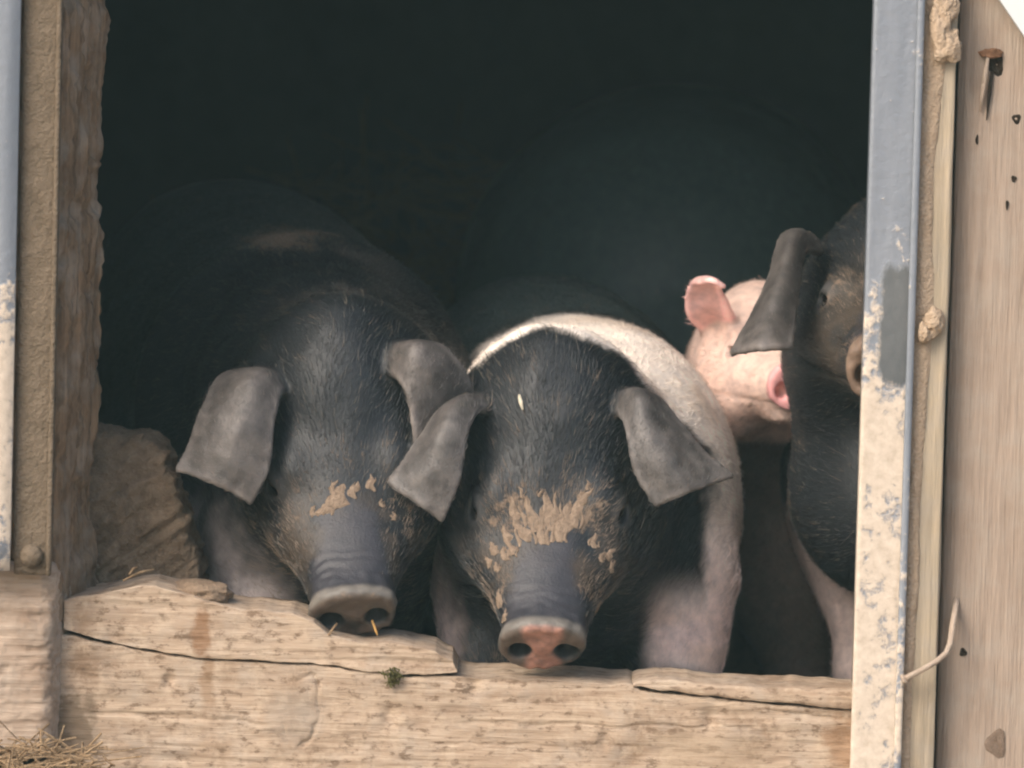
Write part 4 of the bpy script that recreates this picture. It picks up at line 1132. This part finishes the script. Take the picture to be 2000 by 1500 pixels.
build_pig('pig', 'black pig resting its snout on the sill at the left, ears drooping', (690, 1206, .02), (0.075, -math.cos(th), -math.sin(th)), math.radians(9), 1.0, sh, rp, (.165, .19, .23), l_ears, 0.0028, coat_left, M_SKIN, 85000, fur_ymax=1.0, flakes=fl, jowl=.052, leg_x=.50, leg_fwd=.17, extra=[(wp(650, 900, .28), .10, wp(640, 1020, .265), .118), (wp(505, 1090, .235), .052, wp(520, 1300, .19), .04)], neck_pts=[(wp(625, 600, .32) + np.array([0, .03, -.095]), .118), (sh + np.array([0, 0, .01]), .165)])
# --- right pig
r_ears = [[[(1600, 490, .27), (1587, 468, .28), (1573, 462, .31)], [(1568, 495, .235), (1550, 461, .235), (1530, 465, .265)], [(1553, 570, .185), (1526, 545, .18), (1500, 550, .215)], [(1547, 640, .15), (1503, 622, .14), (1465, 632, .18)], [(1540, 682, .125), (1487, 682, .115), (1432, 690, .15)]],
          [[(1835, 500, .27), (1850, 470, .28), (1868, 468, .31)], [(1875, 505, .24), (1895, 463, .24), (1915, 473, .27)], [(1880, 575, .19), (1910, 545, .19), (1940, 553, .22)], [(1885, 640, .15), (1930, 625, .15), (1975, 635, .18)], [(1895, 690, .12), (1945, 690, .115), (2000, 693, .14)]]]
sh = wp(1815, 800, .55); sh[2] = .23
rp = wp(1830, 800, 1.3); rp[2] = .27
build_pig('pig', 'black pig half hidden behind the galvanised rail on the right, snout level', (1737, 725, .09), (-.09, -.98, -.20), 0.0, 1.0, sh, rp, (.140, .15, .20), r_ears, 0.0031, coat_right, M_SKIN, 50000, fur_ymax=.8, leg_x=.40, leg_fwd=.10, jowl=.060, ear_r=.0052, ear_t=.0037, neck_pts=[(wp(1756, 960, .32), .098), (sh, .14)])
# --- pink pig
p_ears = [[[(1432, 640, .535), (1412, 620, .54), (1392, 650, .56)], [(1420, 605, .50), (1384, 592, .505), (1352, 618, .53)], [(1408, 575, .48), (1376, 562, .485), (1342, 586, .51)], [(1400, 555, .465), (1376, 545, .46), (1350, 558, .485)], [(1412, 560, .455), (1388, 549, .45), (1362, 552, .47)]],
          [[(1580, 620, .56), (1595, 600, .56), (1610, 620, .58)], [(1590, 590, .54), (1610, 575, .54), (1630, 590, .56)], [(1595, 565, .52), (1617, 550, .52), (1635, 565, .54)]]]
sh = wp(1570, 900, .86); sh[2] = .15
rp = wp(1640, 900, 1.40); rp[2] = .16
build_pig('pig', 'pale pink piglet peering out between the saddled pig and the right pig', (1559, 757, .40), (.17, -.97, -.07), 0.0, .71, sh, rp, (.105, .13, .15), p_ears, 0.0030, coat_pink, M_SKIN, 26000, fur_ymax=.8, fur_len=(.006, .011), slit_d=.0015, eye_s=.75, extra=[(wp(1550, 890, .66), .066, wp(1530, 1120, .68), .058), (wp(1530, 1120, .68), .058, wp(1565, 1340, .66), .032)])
# --- sow behind
rp = wp(1310, 300, 1.75); rp[2] = .285
sh = wp(1330, 300, 2.7); sh[2] = .285
build_pig('pig', 'large black sow seen as a dark rounded back behind the other pigs', (1340, 560, 3.25), (.1, .85, -.5), 0.0, 1.1, sh, rp, (.258, .252, .25), [], 0.008, coat_sow, M_SKIN, 24000, fur_ymax=2.3, eyes=False)

# straw in the left pig's nostril
a, b2 = P(727, 1212, .012), P(737, 1240, -.004)
V, F = tube([a, (a + b2) / 2, b2], [.0011, .0013, .0009], 6)
tag(link('straw_stalk', mesh_py('straw_stalk', V, F), None, M_STRAWO), 'orange straw stuck in the nostril of the left pig', 'straw')
a, b2 = P(642, 1240, -.004), P(658, 1218, .012)
V, F = tube([a, (a + b2) / 2, b2], [.0010, .0013, .001], 6)
tag(link('straw_stalk', mesh_py('straw_stalk', V, F), None, M_STRAW), 'pale straw poking from the other nostril of the left pig', 'straw')

a, b2 = P(1014, 772, .085), P(1021, 800, .075)
V, F = tube([a, (a + b2) / 2, b2], [.0016, .0022, .0010], 6)
tag(link('straw_stalk', mesh_py('straw_stalk', V, F), None, M_CHAFF), 'pale bit of chaff on the forehead of the saddled pig', 'straw')
